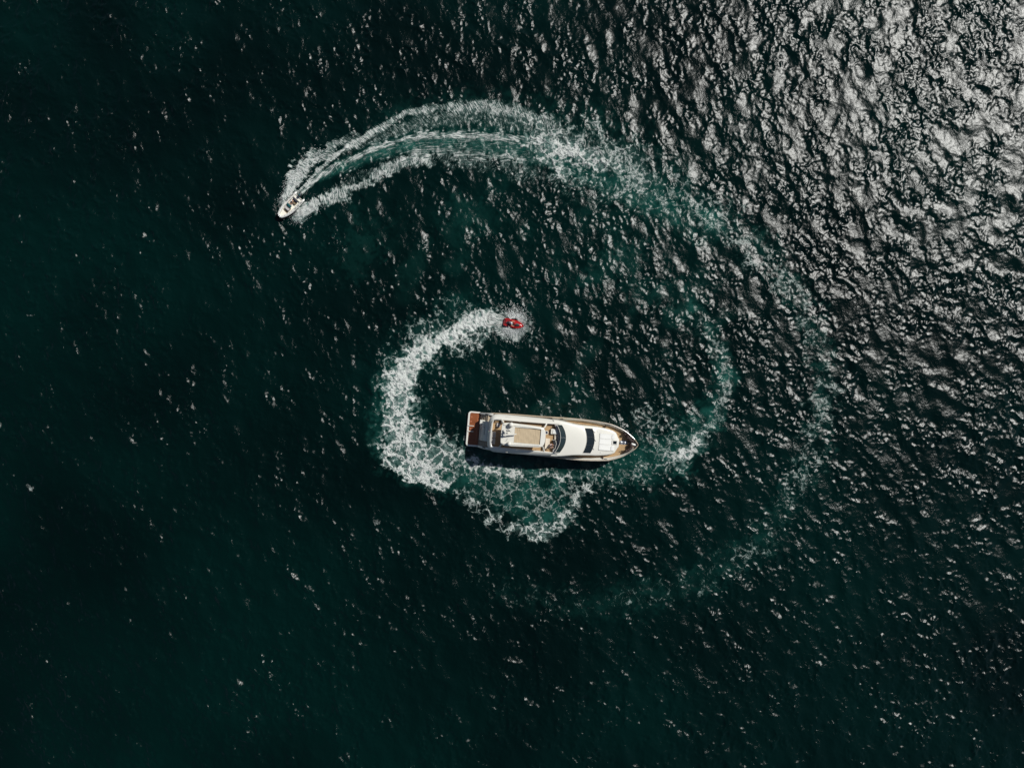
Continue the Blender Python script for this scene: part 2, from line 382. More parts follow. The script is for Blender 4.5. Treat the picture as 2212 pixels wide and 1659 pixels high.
burst = g.sstep(g.noise(crest, 1.0, 4, .6), .48, .74, .8, 1.9)      # cat's-paws: patches of steeper ripples along the crests
n1 = g.math('MULTIPLY', g.noise(pos, 2.8, 2, .5), burst); n2 = g.math('MULTIPLY', g.noise(pos, 10.0, 2, .5), burst)
bp1 = g.add("ShaderNodeBump"); bp1.inputs["Strength"].default_value = 1.0; bp1.inputs["Distance"].default_value = 0.032
g.put(bp1.inputs["Height"], n1)
bp2 = g.add("ShaderNodeBump"); bp2.inputs["Strength"].default_value = 1.0; bp2.inputs["Distance"].default_value = 0.019
g.put(bp2.inputs["Height"], n2); g.l.new(bp1.outputs[0], bp2.inputs["Normal"])
dif = g.add("ShaderNodeBsdfDiffuse"); g.put(dif.inputs["Color"], colr)
glo = g.add("ShaderNodeBsdfGlossy", distribution='BECKMANN')
g.put(glo.inputs["Roughness"], g.math('ADD', g.math('MULTIPLY', capv, .5), SEA_ROUGH))
fre = g.add("ShaderNodeFresnel"); fre.inputs["IOR"].default_value = 1.333
for q in (dif, glo, fre): g.l.new(bp2.outputs[0], q.inputs["Normal"])
msh = g.add("ShaderNodeMixShader"); g.l.new(fre.outputs[0], msh.inputs[0]); g.l.new(dif.outputs[0], msh.inputs[1]); g.l.new(glo.outputs[0], msh.inputs[2])
g.n.remove(b); g.l.new(msh.outputs[0], g.n["Material Output"].inputs[0])
sea = grid_mesh("sea", GX, GY, GZ, {"aer": pad(aer), "turbid": pad(turbid, .5), "caps": pad(caps)})
sea.data.materials.append(m_sea)
sea["kind"] = "structure"; sea["label"] = "dark green sea with wind ripples and sun glitter"; sea["category"] = "sea"

# foam material
m_foam = bpy.data.materials.new("sea_foam"); m_foam.use_nodes = True
g = NT(m_foam); b = g.n["Principled BSDF"]
pos = g.add("ShaderNodeNewGeometry").outputs["Position"]
cov, pat = foam_cover(g, g.attr("dens"), pos, g.attr("streak"), g.attr("wuv", True), g.attr("along"), g.attr("wuv2", True))
colr = g.mixc(g.sstep(cov, .1, .9), (.15, .25, .225, 1), (.57, .59, .56, 1))
g.put(b.inputs["Base Color"], colr)
b.inputs["Roughness"].default_value = 0.75
b.inputs["Specular IOR Level"].default_value = 0.25
bp = g.add("ShaderNodeBump"); bp.inputs["Strength"].default_value = 1.0; bp.inputs["Distance"].default_value = 0.22
g.put(bp.inputs["Height"], pat); g.l.new(bp.outputs[0], b.inputs["Normal"])
tr = g.add("ShaderNodeBsdfTransparent"); mix = g.add("ShaderNodeMixShader")
milk = g.sstep(g.attr("dens"), .36, 1.0, 0, .55)
g.put(mix.inputs[0], g.math('ADD', g.math('MULTIPLY', cov, .95), g.math('MULTIPLY', g.math('SUBTRACT', 1.0, cov), milk))); g.l.new(tr.outputs[0], mix.inputs[1]); g.l.new(b.outputs[0], mix.inputs[2])
g.l.new(mix.outputs[0], g.n["Material Output"].inputs[0])

def foam_sheet(name, dens, streak, wuv, along, wuv2, label):
    f = dens > 0.03
    keep = f[:-1, :-1] | f[1:, :-1] | f[:-1, 1:] | f[1:, 1:]
    o = grid_mesh(name, PX, PY, Z + 0.025, {"dens": dens, "streak": streak, "wuv": wuv, "along": along, "wuv2": wuv2}, keep)
    o.data.materials.append(m_foam)
    o["kind"] = "stuff"; o["label"] = label; o["category"] = "wake"
    return o

U, V = boat_uv
wuv_b = np.stack([U * 5.0 + np.abs(V) * 2.5 + .5 * rag2, V * 1.5 + .3 * rag1, 0 * U], -1)
st_b = np.clip(.7 * (1 - smooth(.15, .34, tail)) + .1, 0, 1)
along_b = np.clip(smooth(.1, .4, np.maximum(np.maximum(mid_rim, core), mid_band)) * (1 - smooth(.15, .4, tail)), 0, 1)
wuv2_b = np.stack([U * .55 + .15 * rag2, V * 5.0 + .5 * rag2, 0 * U], -1)
foam_sheet("boat_wake", boat_foam, st_b, wuv_b, along_b, wuv2_b, "long white streaked wake curving away behind the grey inflatable speedboat")
U, V = jet_uv
wuv_j = np.stack([U * 1.5 + np.abs(V) * .6, V * 0.8, 0 * U], -1)
near = jr < 4.2
wuv_j[near] = np.stack([ja * 15 + .4 * rag1, jr * 1.1, 0 * jr], -1)[near]
st_j = np.clip(.75 * smooth(.6, .95, plume) + .9 * near, 0, .9)
foam_sheet("watercraft_wake", jet_foam, st_j, wuv_j, 0 * jet_foam, wuv_j, "churned white foam trail behind the red jet ski, looping round the yacht")

# ------------------------------------------------------------------ mesh helpers
def link(name, me, m=None, parent=None, smooth_=True, loc=None, rot=None):
    o = bpy.data.objects.new(name, me); COL.objects.link(o)
    for q in (m if isinstance(m, (list, tuple)) else [m]):
        if q: me.materials.append(q)
    if smooth_:
        me.polygons.foreach_set("use_smooth", [True] * len(me.polygons))
        try: me.set_sharp_from_angle(angle=R(38))
        except Exception: pass
    if parent: o.parent = parent
    if loc: o.location = loc
    if rot: o.rotation_euler = rot
    return o

class MB:
    """collects vertices and faces of one part"""
    def __init__(s): s.v = []; s.f = []
    def add(s, vs, fs):
        n = len(s.v); s.v += [tuple(p) for p in vs]; s.f += [tuple(i + n for i in f) for f in fs]; return s
    def loft(s, rows, closed=False, cap0=False, cap1=False):
        n = len(rows[0]); vs = [p for r in rows for p in r]; fs = []
        for i in range(len(rows) - 1):
            for j in range(n if closed else n - 1):
                a, b_ = i * n + j, i * n + (j + 1) % n
                fs.append((a, b_, b_ + n, a + n))
        if cap0: fs.append(tuple(range(n))[::-1])
        if cap1: fs.append(tuple((len(rows) - 1) * n + j for j in range(n)))
        return s.add(vs, fs)
    def prism(s, outline, z0, z1, bev=0.0):
        """upright block over a closed outline, its top edge chamfered by bev"""
        n = len(outline)
        rows = [[(x, y, z0) for x, y in outline]]
        if bev:
            ins = inset(outline, bev)
            rows += [[(x, y, z1 - bev) for x, y in outline], [(x, y, z1) for x, y in ins]]
        else: rows += [[(x, y, z1) for x, y in outline]]
        return s.loft(rows, True, True, True)
    def box(s, x0, x1, y0, y1, z0, z1, bev=0.0):
        return s.prism([(x0, y0), (x1, y0), (x1, y1), (x0, y1)], z0, z1, bev)
    def tube(s, pts, r, n=6, cap=True):
        P = [Vector(p) for p in pts]; rr = r if isinstance(r, (list, tuple)) else [r] * len(P)
        rows = []; up = Vector((0, 0, 1))
        for i, p in enumerate(P):
            t = (P[min(i + 1, len(P) - 1)] - P[max(i - 1, 0)]).normalized()
            a = t.cross(up if abs(t.z) < .95 else Vector((1, 0, 0))).normalized(); b_ = a.cross(t)
            rows.append([tuple(p + rr[i] * (math.cos(2 * math.pi * j / n) * a + math.sin(2 * math.pi * j / n) * b_)) for j in range(n)])
        return s.loft(rows, True, cap, cap)
    def lathe(s, prof, c=(0, 0, 0), n=16):
        rows = [[(c[0] + r * math.cos(2 * math.pi * j / n), c[1] + r * math.sin(2 * math.pi * j / n), c[2] + z) for j in range(n)] for r, z in prof]
        return s.loft(rows, True, True, True)
    def ball(s, c, r, n=10, sq=(1, 1, 1)):
        prof = [(math.sin(math.pi * i / n), -math.cos(math.pi * i / n)) for i in range(1, n)]
        rows = [[(c[0] + r * sq[0] * a * math.cos(2 * math.pi * j / (n + 2)), c[1] + r * sq[1] * a * math.sin(2 * math.pi * j / (n + 2)), c[2] + r * sq[2] * z) for j in range(n + 2)] for a, z in prof]
        return s.loft(rows, True, True, True)
    def mesh(s, name):
        me = bpy.data.meshes.new(name); me.from_pydata(s.v, [], s.f)
        bm = bmesh.new(); bm.from_mesh(me); bmesh.ops.recalc_face_normals(bm, faces=bm.faces[:]); bm.to_mesh(me); bm.free()
        me.update(); return me
    def build(s, name, m, parent=None, smooth_=True, **k_): return link(name, s.mesh(name), m, parent, smooth_, **k_)

def inset(o, d):
    n = len(o); out = []
    area = sum(o[i][0] * o[(i + 1) % n][1] - o[(i + 1) % n][0] * o[i][1] for i in range(n))
    sg = 1 if area > 0 else -1
    for i in range(n):
        p0, p1, p2 = Vector(o[i - 1]), Vector(o[i]), Vector(o[(i + 1) % n])
        e1 = (p1 - p0).normalized(); e2 = (p2 - p1).normalized()
        n1_, n2_ = Vector((-e1.y, e1.x)) * sg, Vector((-e2.y, e2.x)) * sg
        m_ = n1_ + n2_
        m_ = m_ / max(m_.dot(n1_), .35)
        q = p1 + m_ * d; out.append((q.x, q.y))
    return out

def rounded(x0, x1, y0, y1, r, n=4):
    o = []
    for cx, cy, a in ((x1 - r, y1 - r, 0), (x0 + r, y1 - r, 90), (x0 + r, y0 + r, 180), (x1 - r, y0 + r, 270)):
        for i in range(n + 1):
            t = R(a + 90 * i / n); o.append((cx + r * math.cos(t), cy + r * math.sin(t)))
    return o

def mirror_outline(half):
    """half: points from bow-side to stern-side at +y; returns closed outline"""
    o = list(half); tail_ = [(x, -y) for x, y in reversed(half) if abs(y) > 1e-6]
    return o + tail_

def root(name, label, cat, loc=(0, 0, 0), rz=0.0, group=None, rot=None):
    o = bpy.data.objects.new(name, None); COL.objects.link(o)
    o.location = loc; o.rotation_euler = rot or (0, 0, rz); o.empty_display_size = .3
    o["label"] = label; o["category"] = cat
    if group: o["group"] = group
    return o

def tag(o, label, cat, group=None):
    o["label"] = label; o["category"] = cat
    if group: o["group"] = group
    return o

def interp(tab, x):
    return float(np.interp(x, [t[0] for t in tab], [t[1] for t in tab]))

def planks(name, c1, c2, across=False, pitch=.12, rough=.6):
    m = bpy.data.materials.new(name); m.use_nodes = True
    g = NT(m); b = g.n["Principled BSDF"]
    tc = g.add("ShaderNodeTexCoord").outputs["Object"]
    sep = g.add("ShaderNodeSeparateXYZ"); g.put(sep.inputs[0], tc)
    a_, c_ = (sep.outputs[0], sep.outputs[1]) if across else (sep.outputs[1], sep.outputs[0])
    idx = g.math('FLOOR', g.math('DIVIDE', a_, pitch))
    fr = g.math('FRACT', g.math('DIVIDE', a_, pitch))
    com = g.add("ShaderNodeCombineXYZ"); g.put(com.inputs[0], idx); g.put(com.inputs[1], g.math('FLOOR', g.math('DIVIDE', c_, 1.7)))
    wn_ = g.add("ShaderNodeTexWhiteNoise", noise_dimensions='2D'); g.put(wn_.inputs["Vector"], com.outputs[0])
    stn = g.noise(tc, 1.4, 5, .65)
    f = g.math('ADD', g.math('MULTIPLY', wn_.outputs[0], .45), g.math('MULTIPLY', stn, .6))
    col = g.mixc(f, (*c1, 1), (*c2, 1))
    col = g.mixc(g.sstep(fr, .90, .93), col, (c1[0] * .35, c1[1] * .35, c1[2] * .35, 1))
    g.put(b.inputs["Base Color"], col); b.inputs["Roughness"].default_value = rough
    return m

M = dict(
    gel=mat("white_gelcoat", (.63, .61, .55), .30, var=.05, vscale=.5, coat=.3),
    pad=mat("white_vinyl", (.66, .65, .62), .55, var=.05, vscale=1.2, bump=.15, bscale=8),
    beige=mat("beige_vinyl", (.60, .53, .43), .6, var=.08, vscale=2, bump=.2, bscale=9),
    canvas=mat("tan_canvas", (.44, .345, .225), .85, var=.12, vscale=2.2, bump=.4, bscale=6),
    greyc=mat("grey_cushion", (.42, .39, .37), .7, var=.1),
    glass=mat("tinted_glass", (.008, .012, .014), .06, spec=.6),
    glass2=mat("smoked_glass", (.012, .022, .024), .08, spec=.6),
    steel=mat("polished_steel", (.62, .62, .63), .38, 1.0),
    black=mat("black_rubber", (.015, .015, .016), .6),
    dark=mat("dark_plastic", (.03, .032, .036), .45, var=.1),
    fender=mat("dark_brown_fender", (.035, .017, .013), .55, var=.25, vscale=4),
    fenderw=mat("white_fender", (.72, .71, .68), .45, var=.08),
    red=mat("red_gelcoat", (.44, .014, .014), .22, coat=.6, var=.08, vscale=3),
    darkred=mat("dark_red_mat", (.13, .012, .012), .55, var=.2, vscale=6),
    tube=mat("grey_hypalon", (.52, .51, .48), .55, var=.07, vscale=2.5),
    tubew=mat("white_hypalon", (.80, .79, .76), .5, var=.04),
    cream=mat("cream_vinyl", (.74, .70, .60), .5, var=.06, vscale=3),
    brown=mat("brown_locker", (.20, .145, .085), .6, var=.25, vscale=5),
    teal=mat("teal_screen", (.010, .085, .090), .1, spec=.6),
    skin=mat("skin", (.48, .27, .18), .5),
    white_cloth=mat("white_cloth", (.70, .70, .72), .85, bump=.3, bscale=14),
    pink_cloth=mat("pale_pink_cloth", (.66, .55, .58), .85, bump=.3, bscale=14),
    tan_cloth=mat("tan_cloth", (.34, .22, .15), .85),
    navy=mat("navy_cloth", (.018, .024, .05), .85),
    hair=mat("dark_hair", (.014, .011, .010), .6),
    teak=planks("teak_deck", (.33, .205, .095), (.46, .31, .165)),
    teakgrey=planks("weathered_teak", (.36, .28, .19), (.47, .38, .27)),
    wet=planks("wet_teak", (.15, .042, .013), (.27, .085, .028), across=False, pitch=.14, rough=.35),
    wetedge=mat("wet_teak_edge", (.36, .115, .05), .4, var=.2),
    green=mat("green_flag_cloth", (.03, .28, .06), .8), redc=mat("red_flag_cloth", (.5, .03, .035), .8),
    letter=mat("navy_lettering", (.008, .02, .04), .4),
    interior=mat("cabin_wood", (.09, .055, .035), .5, var=.2),
)

# ------------------------------------------------------------------ the motor yacht
yaw = R(-5.0)
YO = (-6.89, -6.78, 0.0)
yacht = root("motor_yacht", "large white motor yacht with teak decks and tan roof panel", "yacht", YO, yaw)
YM = Matrix.Translation(YO) @ Matrix.Rotation(yaw, 4, 'Z')

BEAM = [(1.9, 2.66), (4, 2.80), (6.5, 2.90), (9, 2.93), (12, 2.97), (14.4, 3.05), (17, 3.06), (19.5, 2.96), (21.5, 2.72), (22.6, 2.38), (23.4, 2.03), (24.1, 1.60), (24.7, 1.15), (25.2, .70), (25.5, .36), (25.68, .03)]
CAPZ = [(1.9, .75), (2.4, 1.35), (3.0, 2.0), (3.6, 2.55), (4.4, 2.72), (12, 2.95), (18, 3.25), (25.7, 3.75)]
def deckz(u): return interp(CAPZ, max(u, 4.4)) - .72
us = [1.9, 2.4, 3.0, 3.6, 4.4, 5.5, 7, 9, 11, 13, 14.5, 16, 17.5, 19, 20.3, 21.5, 22.3, 23, 23.5, 24, 24.4, 24.8, 25.1, 25.35, 25.55, 25.68]
def hull_row(u):
    b_ = interp(BEAM, u); zc = interp(CAPZ, u)
    f = max(0, min(1, (u - 14) / 10.2)); wl_ = b_ * (.93 - .45 * f ** 2)
    zk = -.9 if u < 22 else -.9 + (zc + .85) * min(1, ((u - 22) / 3.7)) ** 1.6
    h = zc - zk
    half = [(0, zk), (wl_ * .80, zk + h * .12), (wl_, zk + h * .32), (b_ * (.985 - .10 * f), zk + h * .66), (b_, zc)]
    return [(u, -v, z) for v, z in reversed(half)] + [(u, v, z) for v, z in half[1:]]
MB().loft([hull_row(u) for u in us], cap0=True).build("hull", M["gel"], yacht)

capu = [u for u in us if u >= 3.6]
def inner(u, d): return max(interp(BEAM, u) - d, .0)
bul = MB(); cap = MB()
for s_ in (1, -1):
    bul.loft([[(u, s_ * inner(u, .10), interp(CAPZ, u) - .004), (u, s_ * inner(u, .13), interp(CAPZ, u) - .03), (u, s_ * inner(u, .40 + .05 * math.sin(u)), deckz(u) - .02)] for u in capu if u < 25.3])
    cap.loft([[(u, s_ * (interp(BEAM, u) + .03), interp(CAPZ, u) - .05), (u, s_ * (interp(BEAM, u) + .02), interp(CAPZ, u) + .03), (u, s_ * inner(u, .11), interp(CAPZ, u) + .03), (u, s_ * inner(u, .13), interp(CAPZ, u) - .02)] for u in capu])
for s_ in (1, -1):
    qp = MB().loft([[(u, s_ * interp(BEAM, u) * .998, interp(CAPZ, u) - .01), (u, s_ * (interp(BEAM, u) - .05), interp(CAPZ, u) + .03), (u, s_ * 2.40, interp(CAPZ, u) + .06), (u, s_ * 2.38, .42)] for u in (1.9, 2.15, 2.4, 2.7, 3.0, 3.3, 3.6, 3.9)], cap0=True)
    qp.build("quarter_panel", M["gel"], yacht)
bul.build("bulwark", M["gel"], yacht)
cap.build("cap_rail", M["teakgrey"], yacht)
MB().loft([[(u, s_ * inner(u, .36), deckz(u)) for s_ in (1, -1)] for u in capu if u < 25.3]).build("deck", M["teak"], yacht)

# bow rail with posts
for s_ in (1, -1):
    us_r = [14.8, 16, 17.2, 18.4, 19.5, 20.5, 21.4, 22.2, 22.9, 23.5, 24.1, 24.6, 25.0]
    r_ = MB().tube([(u, s_ * inner(u, .06), interp(CAPZ, u) + .40) for u in us_r], .022, 5)
    for u in us_r: r_.tube([(u, s_ * inner(u, .06), interp(CAPZ, u)), (u, s_ * inner(u, .06), interp(CAPZ, u) + .40)], .016, 5)
    r_.build("bow_rail", M["steel"], yacht)
    MB().box(20.68, 20.76, *sorted((s_ * 2.16, s_ * 2.62)), deckz(20.7), deckz(20.7) + .55).build("deck_gate", M["interior"], yacht)
    for u in (14.1, 21.08):
        b_ = inner(u, .24)
        c_ = MB()
        for d_ in (-.10, .10): c_.lathe([(.055, 0), (.035, .04), (.035, .09), (.06, .12), (.03, .13)], (u + d_, s_ * b_, interp(CAPZ, u) - .16), 8)
        c_.tube([(u - .22, s_ * b_, interp(CAPZ, u) - .06), (u + .22, s_ * b_, interp(CAPZ, u) - .06)], .03, 6)
        c_.build("cleat", M["black"], yacht)
    c_ = MB().tube([(2.75, s_ * 2.5, 1.95), (3.1, s_ * 2.5, 2.25)], .06, 6); c_.ball((2.75, s_ * 2.5, 1.97), .09, 6); c_.build("fairlead", M["black"], yacht)

# swim platform
pl = rounded(0, 2.05, -2.64, 2.68, .42, 5)
pl = [(x - (.10 * (1 - (y / 2.6) ** 2) if x < .5 else 0) + .05, y) for x, y in pl]
MB().prism(pl, .12, .46, .05).build("swim_platform", M["gel"], yacht)
tk = rounded(.30, 2.0, -2.38, 2.48, .22, 4); tk = [(x - (.09 * (1 - (y / 2.5) ** 2) if x < .7 else 0) + .05, y) for x, y in tk]
MB().prism(tk, .40, .472).build("platform_teak", M["wet"], yacht, False)
MB().box(1.50, 1.56, -1.75, 2.3, .46, .482).build("platform_hinge", M["wetedge"], yacht, False)
for v in (.49, -.36): MB().box(.20, 1.06, v - .055, v + .055, .47, .60, .02).build("chock", M["gel"], yacht)
for v, u in ((1.85, .55), (1.15, .52), (.06, .50), (-.85, .48)):
    MB().loft([[(u - .12, v - .12, .473), (u + .10, v - .14, .473), (u + .14, v + .08, .473), (u - .1, v + .1, .473)], [(u - .06, v - .08, .50), (u + .06, v - .09, .50), (u + .09, v + .04, .50), (u - .05, v + .05, .50)]], True, False, True).build("cradle_pad", M["wetedge"], yacht)

# transom, stairs, locker
MB().loft([[(1.93, v, .30), (1.97, v, .9), (2.30, v, 1.55), (2.62, v, 2.05), (3.10, v, 2.62), (3.45, v, 2.72), (3.9, v, 2.72), (3.9, v, 2.0)] for v in (-1.5, -.9, 0, .9, 1.42)], cap0=True, cap1=True).build("transom", M["gel"], yacht)
for s_ in (1, -1):
    n = 5
    for i in range(n):
        u0 = 2.0 + .27 * i; z = .46 + .34 * (i + 1)
        c_ = MB().box(u0, 3.5, *sorted((s_ * 1.46, s_ * (2.42 - .02 * i))), z - .34, z - .02)
        c_.build("stair_riser", M["gel"], yacht, False)
        MB().box(u0 + .02, u0 + .29 if i < n - 1 else 3.5, *sorted((s_ * 1.52, s_ * 2.34)), z - .02, z + .01).build("stair_tread", M["teakgrey"], yacht, False)
MB().prism([(1.93, .86), (2.82, .84), (2.95, 1.58), (1.96, 1.56)], .46, 1.62, .04).build("transom_locker", M["gel"], yacht)
MB().tube([(2.25, .35, 1.60), (2.02, -.05, 1.10)], .035, 5).build("transom_handle", M["steel"], yacht)
fc = bpy.data.curves.new("lettering", 'FONT'); fc.body = "cannoli"; fc.size = .50; fc.extrude = .008; fc.space_character = 1.02
fc.materials.append(M["letter"])
tmp = bpy.data.objects.new("lettering_curve", fc); COL.objects.link(tmp)
tmesh = bpy.data.meshes.new_from_object(tmp.evaluated_get(bpy.context.evaluated_depsgraph_get()))
bpy.data.objects.remove(tmp)
tx = bpy.data.objects.new("name_lettering", tmesh); COL.objects.link(tx); tx.parent = yacht
if not tmesh.materials: tmesh.materials.append(M["letter"])
sl = Vector((.48, 0, .57)).normalized()
tx.matrix_local = Matrix(((0, sl.x, -sl.z, 2.70), (-1, 0, 0, .90), (0, sl.z, sl.x, 2.155), (0, 0, 0, 1)))

# lower house under the flying bridge, dark side windows
MB().prism([(5.6, -2.15), (14.2, -2.2), (14.2, 2.2), (5.6, 2.15)], 1.9, 4.62).build("saloon", M["gel"], yacht, False)
for s_ in (1, -1): MB().box(6.2, 13.6, *sorted((s_ * 2.17, s_ * 2.235)), 3.1, 4.2).build("side_window", M["glass"], yacht, False)
MB().box(4.0, 5.6, -2.3, 2.3, 1.9, 2.02).build("cockpit_floor", M["teak"], yacht, False)

# flying bridge
FO = [(13.9, 2.62), (12.9, 2.69), (11, 2.75), (9, 2.78), (6.5, 2.80), (4.9, 2.80), (4.25, 2.74), (3.85, 2.55), (3.58, 2.25), (3.43, 1.85), (3.36, 1.2), (3.33, .6), (3.32, 0)]
FI = [(13.62, 2.08), (12.7, 2.04), (11, 2.0), (9, 1.98), (6.6, 1.97), (5.3, 1.97), (4.62, 1.96), (4.30, 1.92), (4.12, 1.82), (4.05, 1.62), (4.0, 1.1), (3.98, .55), (3.97, 0)]
fo, fi = FO + [(x, -y) for x, y in FO[-2::-1]], FI + [(x, -y) for x, y in FI[-2::-1]]
def lerp2(a, b_, t): return [(p[0] + (q[0] - p[0]) * t, p[1] + (q[1] - p[1]) * t) for p, q in zip(a, b_)]
def at_z(o, z): return [(x, y, z) for x, y in o]
fly = MB()
fly.loft([at_z(lerp2(fo, fi, .12), 4.50), at_z(lerp2(fo, fi, .01), 4.58), at_z(fo, 4.78), at_z(lerp2(fo, fi, .03), 4.86), at_z(lerp2(fo, fi, .45), 5.22), at_z(lerp2(fo, fi, .72), 5.40), at_z(lerp2(fo, fi, .80), 5.43), at_z(lerp2(fo, fi, .90), 5.43), at_z(lerp2(fo, fi, .98), 5.40), at_z(fi, 5.30), at_z(fi, 4.70)])
fly.build("flybridge_coaming", M["gel"], yacht)
MB().prism(lerp2(fo, fi, .10), 4.44, 4.52).build("flybridge_underside", M["gel"], yacht, False)
MB().prism([(x, y) for x, y in lerp2(fo, fi, .985)], 4.66, 4.76).build("flybridge_floor", M["teak"], yacht, False)
# grab rail round the aft end
MB().tube([(x, y, 5.62) for x, y in lerp2(fo, fi, .86)[5:-5]], .018, 5).build("aft_rail", M["steel"], yacht)
# boarding light / vent recesses on each shoulder
for s_ in (1, -1):
    t_ = MB().box(5.75, 6.55, *sorted((s_ * 2.22, s_ * 2.52)), 5.02, 5.20, .03); o = t_.build("shoulder_vent", M["gel"], yacht, False)
    for i in range(4):
        MB().box(5.84 + .17 * i, 5.91 + .17 * i, *sorted((s_ * 2.27, s_ * 2.48)), 5.195, 5.215).build("vent_slot", M["dark"], o, False)
    if s_ < 0:
        for u in (6.28, 6.45): MB().ball((u, -2.62, 5.12), .085, 6).build("deck_lamp", M["gel"], yacht)

# coachroof, windscreens
WR = [(13.0, 2.66), (13.9, 2.62), (15, 2.45), (16, 2.28), (17, 2.20), (19.5, 2.14), (20.6, 2.02), (21.4, 1.88), (22.0, 1.68), (22.4, 1.45), (22.62, 1.1), (22.74, .6)]
QZ = [(13.9, 5.32), (14.8, 5.26), (16, 5.12), (17.2, 4.96), (17.86, 4.84), (19.2, 4.02), (19.5, 3.94), (20.5, 3.82), (22.3, 3.62), (22.74, 3.52)]
def qc(q): return interp([(13.9, .17), (14.9, .18), (17.9, .13), (19.2, .14), (20.5, .10), (22.74, .04)], q)
def roof_w(q):
    w_ = 2.4
    for _ in range(12): w_ = interp(WR, q - qc(q) * w_ * w_)
    return w_
def roof_pt(q, v, dz=0.0):
    w_ = roof_w(q); t = abs(v) / w_
    return (q - qc(q) * v * v, v, interp(QZ, q) - .10 * t * t - .0 * t ** 8 + dz)
qs = [13.9, 14.3, 14.8, 15.4, 16, 16.6, 17.2, 17.6, 17.86, 18.2, 18.6, 18.9, 19.2, 19.5, 20, 20.5, 21, 21.5, 22, 22.4, 22.74]
ts = [0, .25, .5, .7, .85, .93]
rows = []
for q in qs:
    w_ = roof_w(q); half = [roof_pt(q, w_ * t) for t in ts]
    u, v, z = roof_pt(q, w_ * .97); half.append((u, v, z - .03))
    u, v, z = roof_pt(q, w_); half += [(u, v, z - .12), (u + .02, v + .03, deckz(u) - .05)]
    rows.append([(p[0], -p[1], p[2]) for p in reversed(half)] + half[1:])
cr = MB().loft(rows)
fr_ = rows[-1]; cr.loft([fr_, [(p[0] + .10, p[1] * .99, min(p[2], p[2] - .05)) for p in fr_], [(p[0] + .14, p[1] * .98, deckz(22.8) - .05) for p in fr_]])
cr.build("coachroof", M["gel"], yacht)

def roof_patch(q0, q1, v0, v1, dz, nq=5, nv=14):
    return [[roof_pt(q0 + (q1 - q0) * i / nq, v0 + (v1 - v0) * j / nv, dz) for j in range(nv + 1)] for i in range(nq + 1)]
ws = MB().loft(roof_patch(17.90, 19.14, -1.80, 1.84, .02)).build("windshield", M["glass"], yacht)
fr = MB()
for a0, a1, b0, b1 in ((17.86, 17.90, -1.84, 1.88), (19.14, 19.19, -1.84, 1.88)): fr.loft(roof_patch(a0, a1, b0, b1, .035, 1))
for b0, b1 in ((-1.84, -1.80), (1.84, 1.88)): fr.loft(roof_patch(17.86, 19.19, b0, b1, .035, 6, 1))
fr.build("windshield_frame", M["gel"], ws)
for v in (.60, -.58): MB().loft(roof_patch(17.9, 19.14, v - .015, v + .015, .032, 5, 1)).build("mullion", M["dark"], ws)
for (ua, va), (ub, vb) in (((19.30, .05), (18.70, .68)), ((19.14, -1.20), (18.52, -.60)), ((19.12, 1.30), (18.42, 1.78))):
    za = interp(QZ, ua + .13 * va * va) + .06; zb = interp(QZ, ub + .13 * vb * vb) + .07
    MB().tube([(ua, va, za - .05), (ua, va, za + .02), (ub, vb, zb)], [.045, .03, .02], 5).build("wiper", M["dark"], yacht)
# tinted screen round the front of the flying bridge
def scr(t, v): # t 0 base .. 1 top
    qb, qt = 14.84, 13.98
    cb, ct = .185, .165
    return ((qb - cb * v * v) * (1 - t) + (qt - ct * v * v) * t, v, 5.27 * (1 - t) + 5.92 * t - .03 * (v / 2) ** 2)
fs = MB().loft([[scr(t, v) for v in np.linspace(-2.0, 2.04, 17)] for t in (0, .25, .5, .75, 1)]).build("flybridge_windscreen", M["glass2"], yacht)
tp = MB().tube([scr(1, v) for v in np.linspace(-2.0, 2.04, 17)], .028, 5); tp.tube([scr(0, v) for v in np.linspace(-2.0, 2.04, 17)], .03, 5)
for v in (-2.0, 2.04): tp.tube([scr(0, v), scr(1, v), (13.0, v, 5.55)], .025, 5)
tp.build("screen_rail", M["gel"], fs)
MB().tube([tuple(Vector(scr(t, .22)) + Vector((.01, 0, .02))) for t in (0, .5, 1)], .03, 5).build("screen_mullion", M["steel"], fs)
MB().loft([[(13.98 - .165 * v * v - d, v, z) for v in np.linspace(-1.95, 1.98, 13)] for d, z in ((-.55, 5.22), (-.05, 5.36), (.34, 5.34), (.38, 4.9))]).build("dashboard", M["greyc"], yacht)

# flying-bridge furniture
def cushion(name, x0, x1, y0, y1, z0, z1, m, r=.08, parent=yacht): return MB().prism(rounded(x0, x1, y0, y1, r, 3), z0, z1, .05).build(name, m, parent)
cushion("companion_bench", 12.52, 13.55, .56, 1.36, 4.76, 5.20, M["gel"])
cushion("bench_cushion", 12.80, 13.52, .62, 1.30, 5.19, 5.28, M["pad"])
cushion("step_seat", 13.12, 13.56, -.20, .52, 4.76, 5.10, M["beige"])
MB().prism([(11.85, -.10), (12.50, -.12), (12.50, -1.25), (12.25, -1.66), (11.85, -1.66)], 4.76, 5.22, .06).build("helm_bench", M["beige"], yacht)
MB().box(11.80, 11.94, -1.66, -.10, 5.0, 5.55, .04).build("helm_backrest", M["beige"], yacht)
MB().loft([[(12.95, -.25, 4.76), (12.95, -.25, 5.35), (13.5, -.3, 5.45), (13.5, -.3, 4.76)], [(13.10, -1.0, 4.76), (13.10, -1.0, 5.35), (13.55, -.95, 5.45), (13.55, -.95, 4.76)], [(12.95, -1.62, 4.76), (12.95, -1.62, 5.30), (13.3, -1.62, 5.4), (13.3, -1.62, 4.76)]], cap0=True, cap1=True).build("helm_console", M["dark"], yacht)
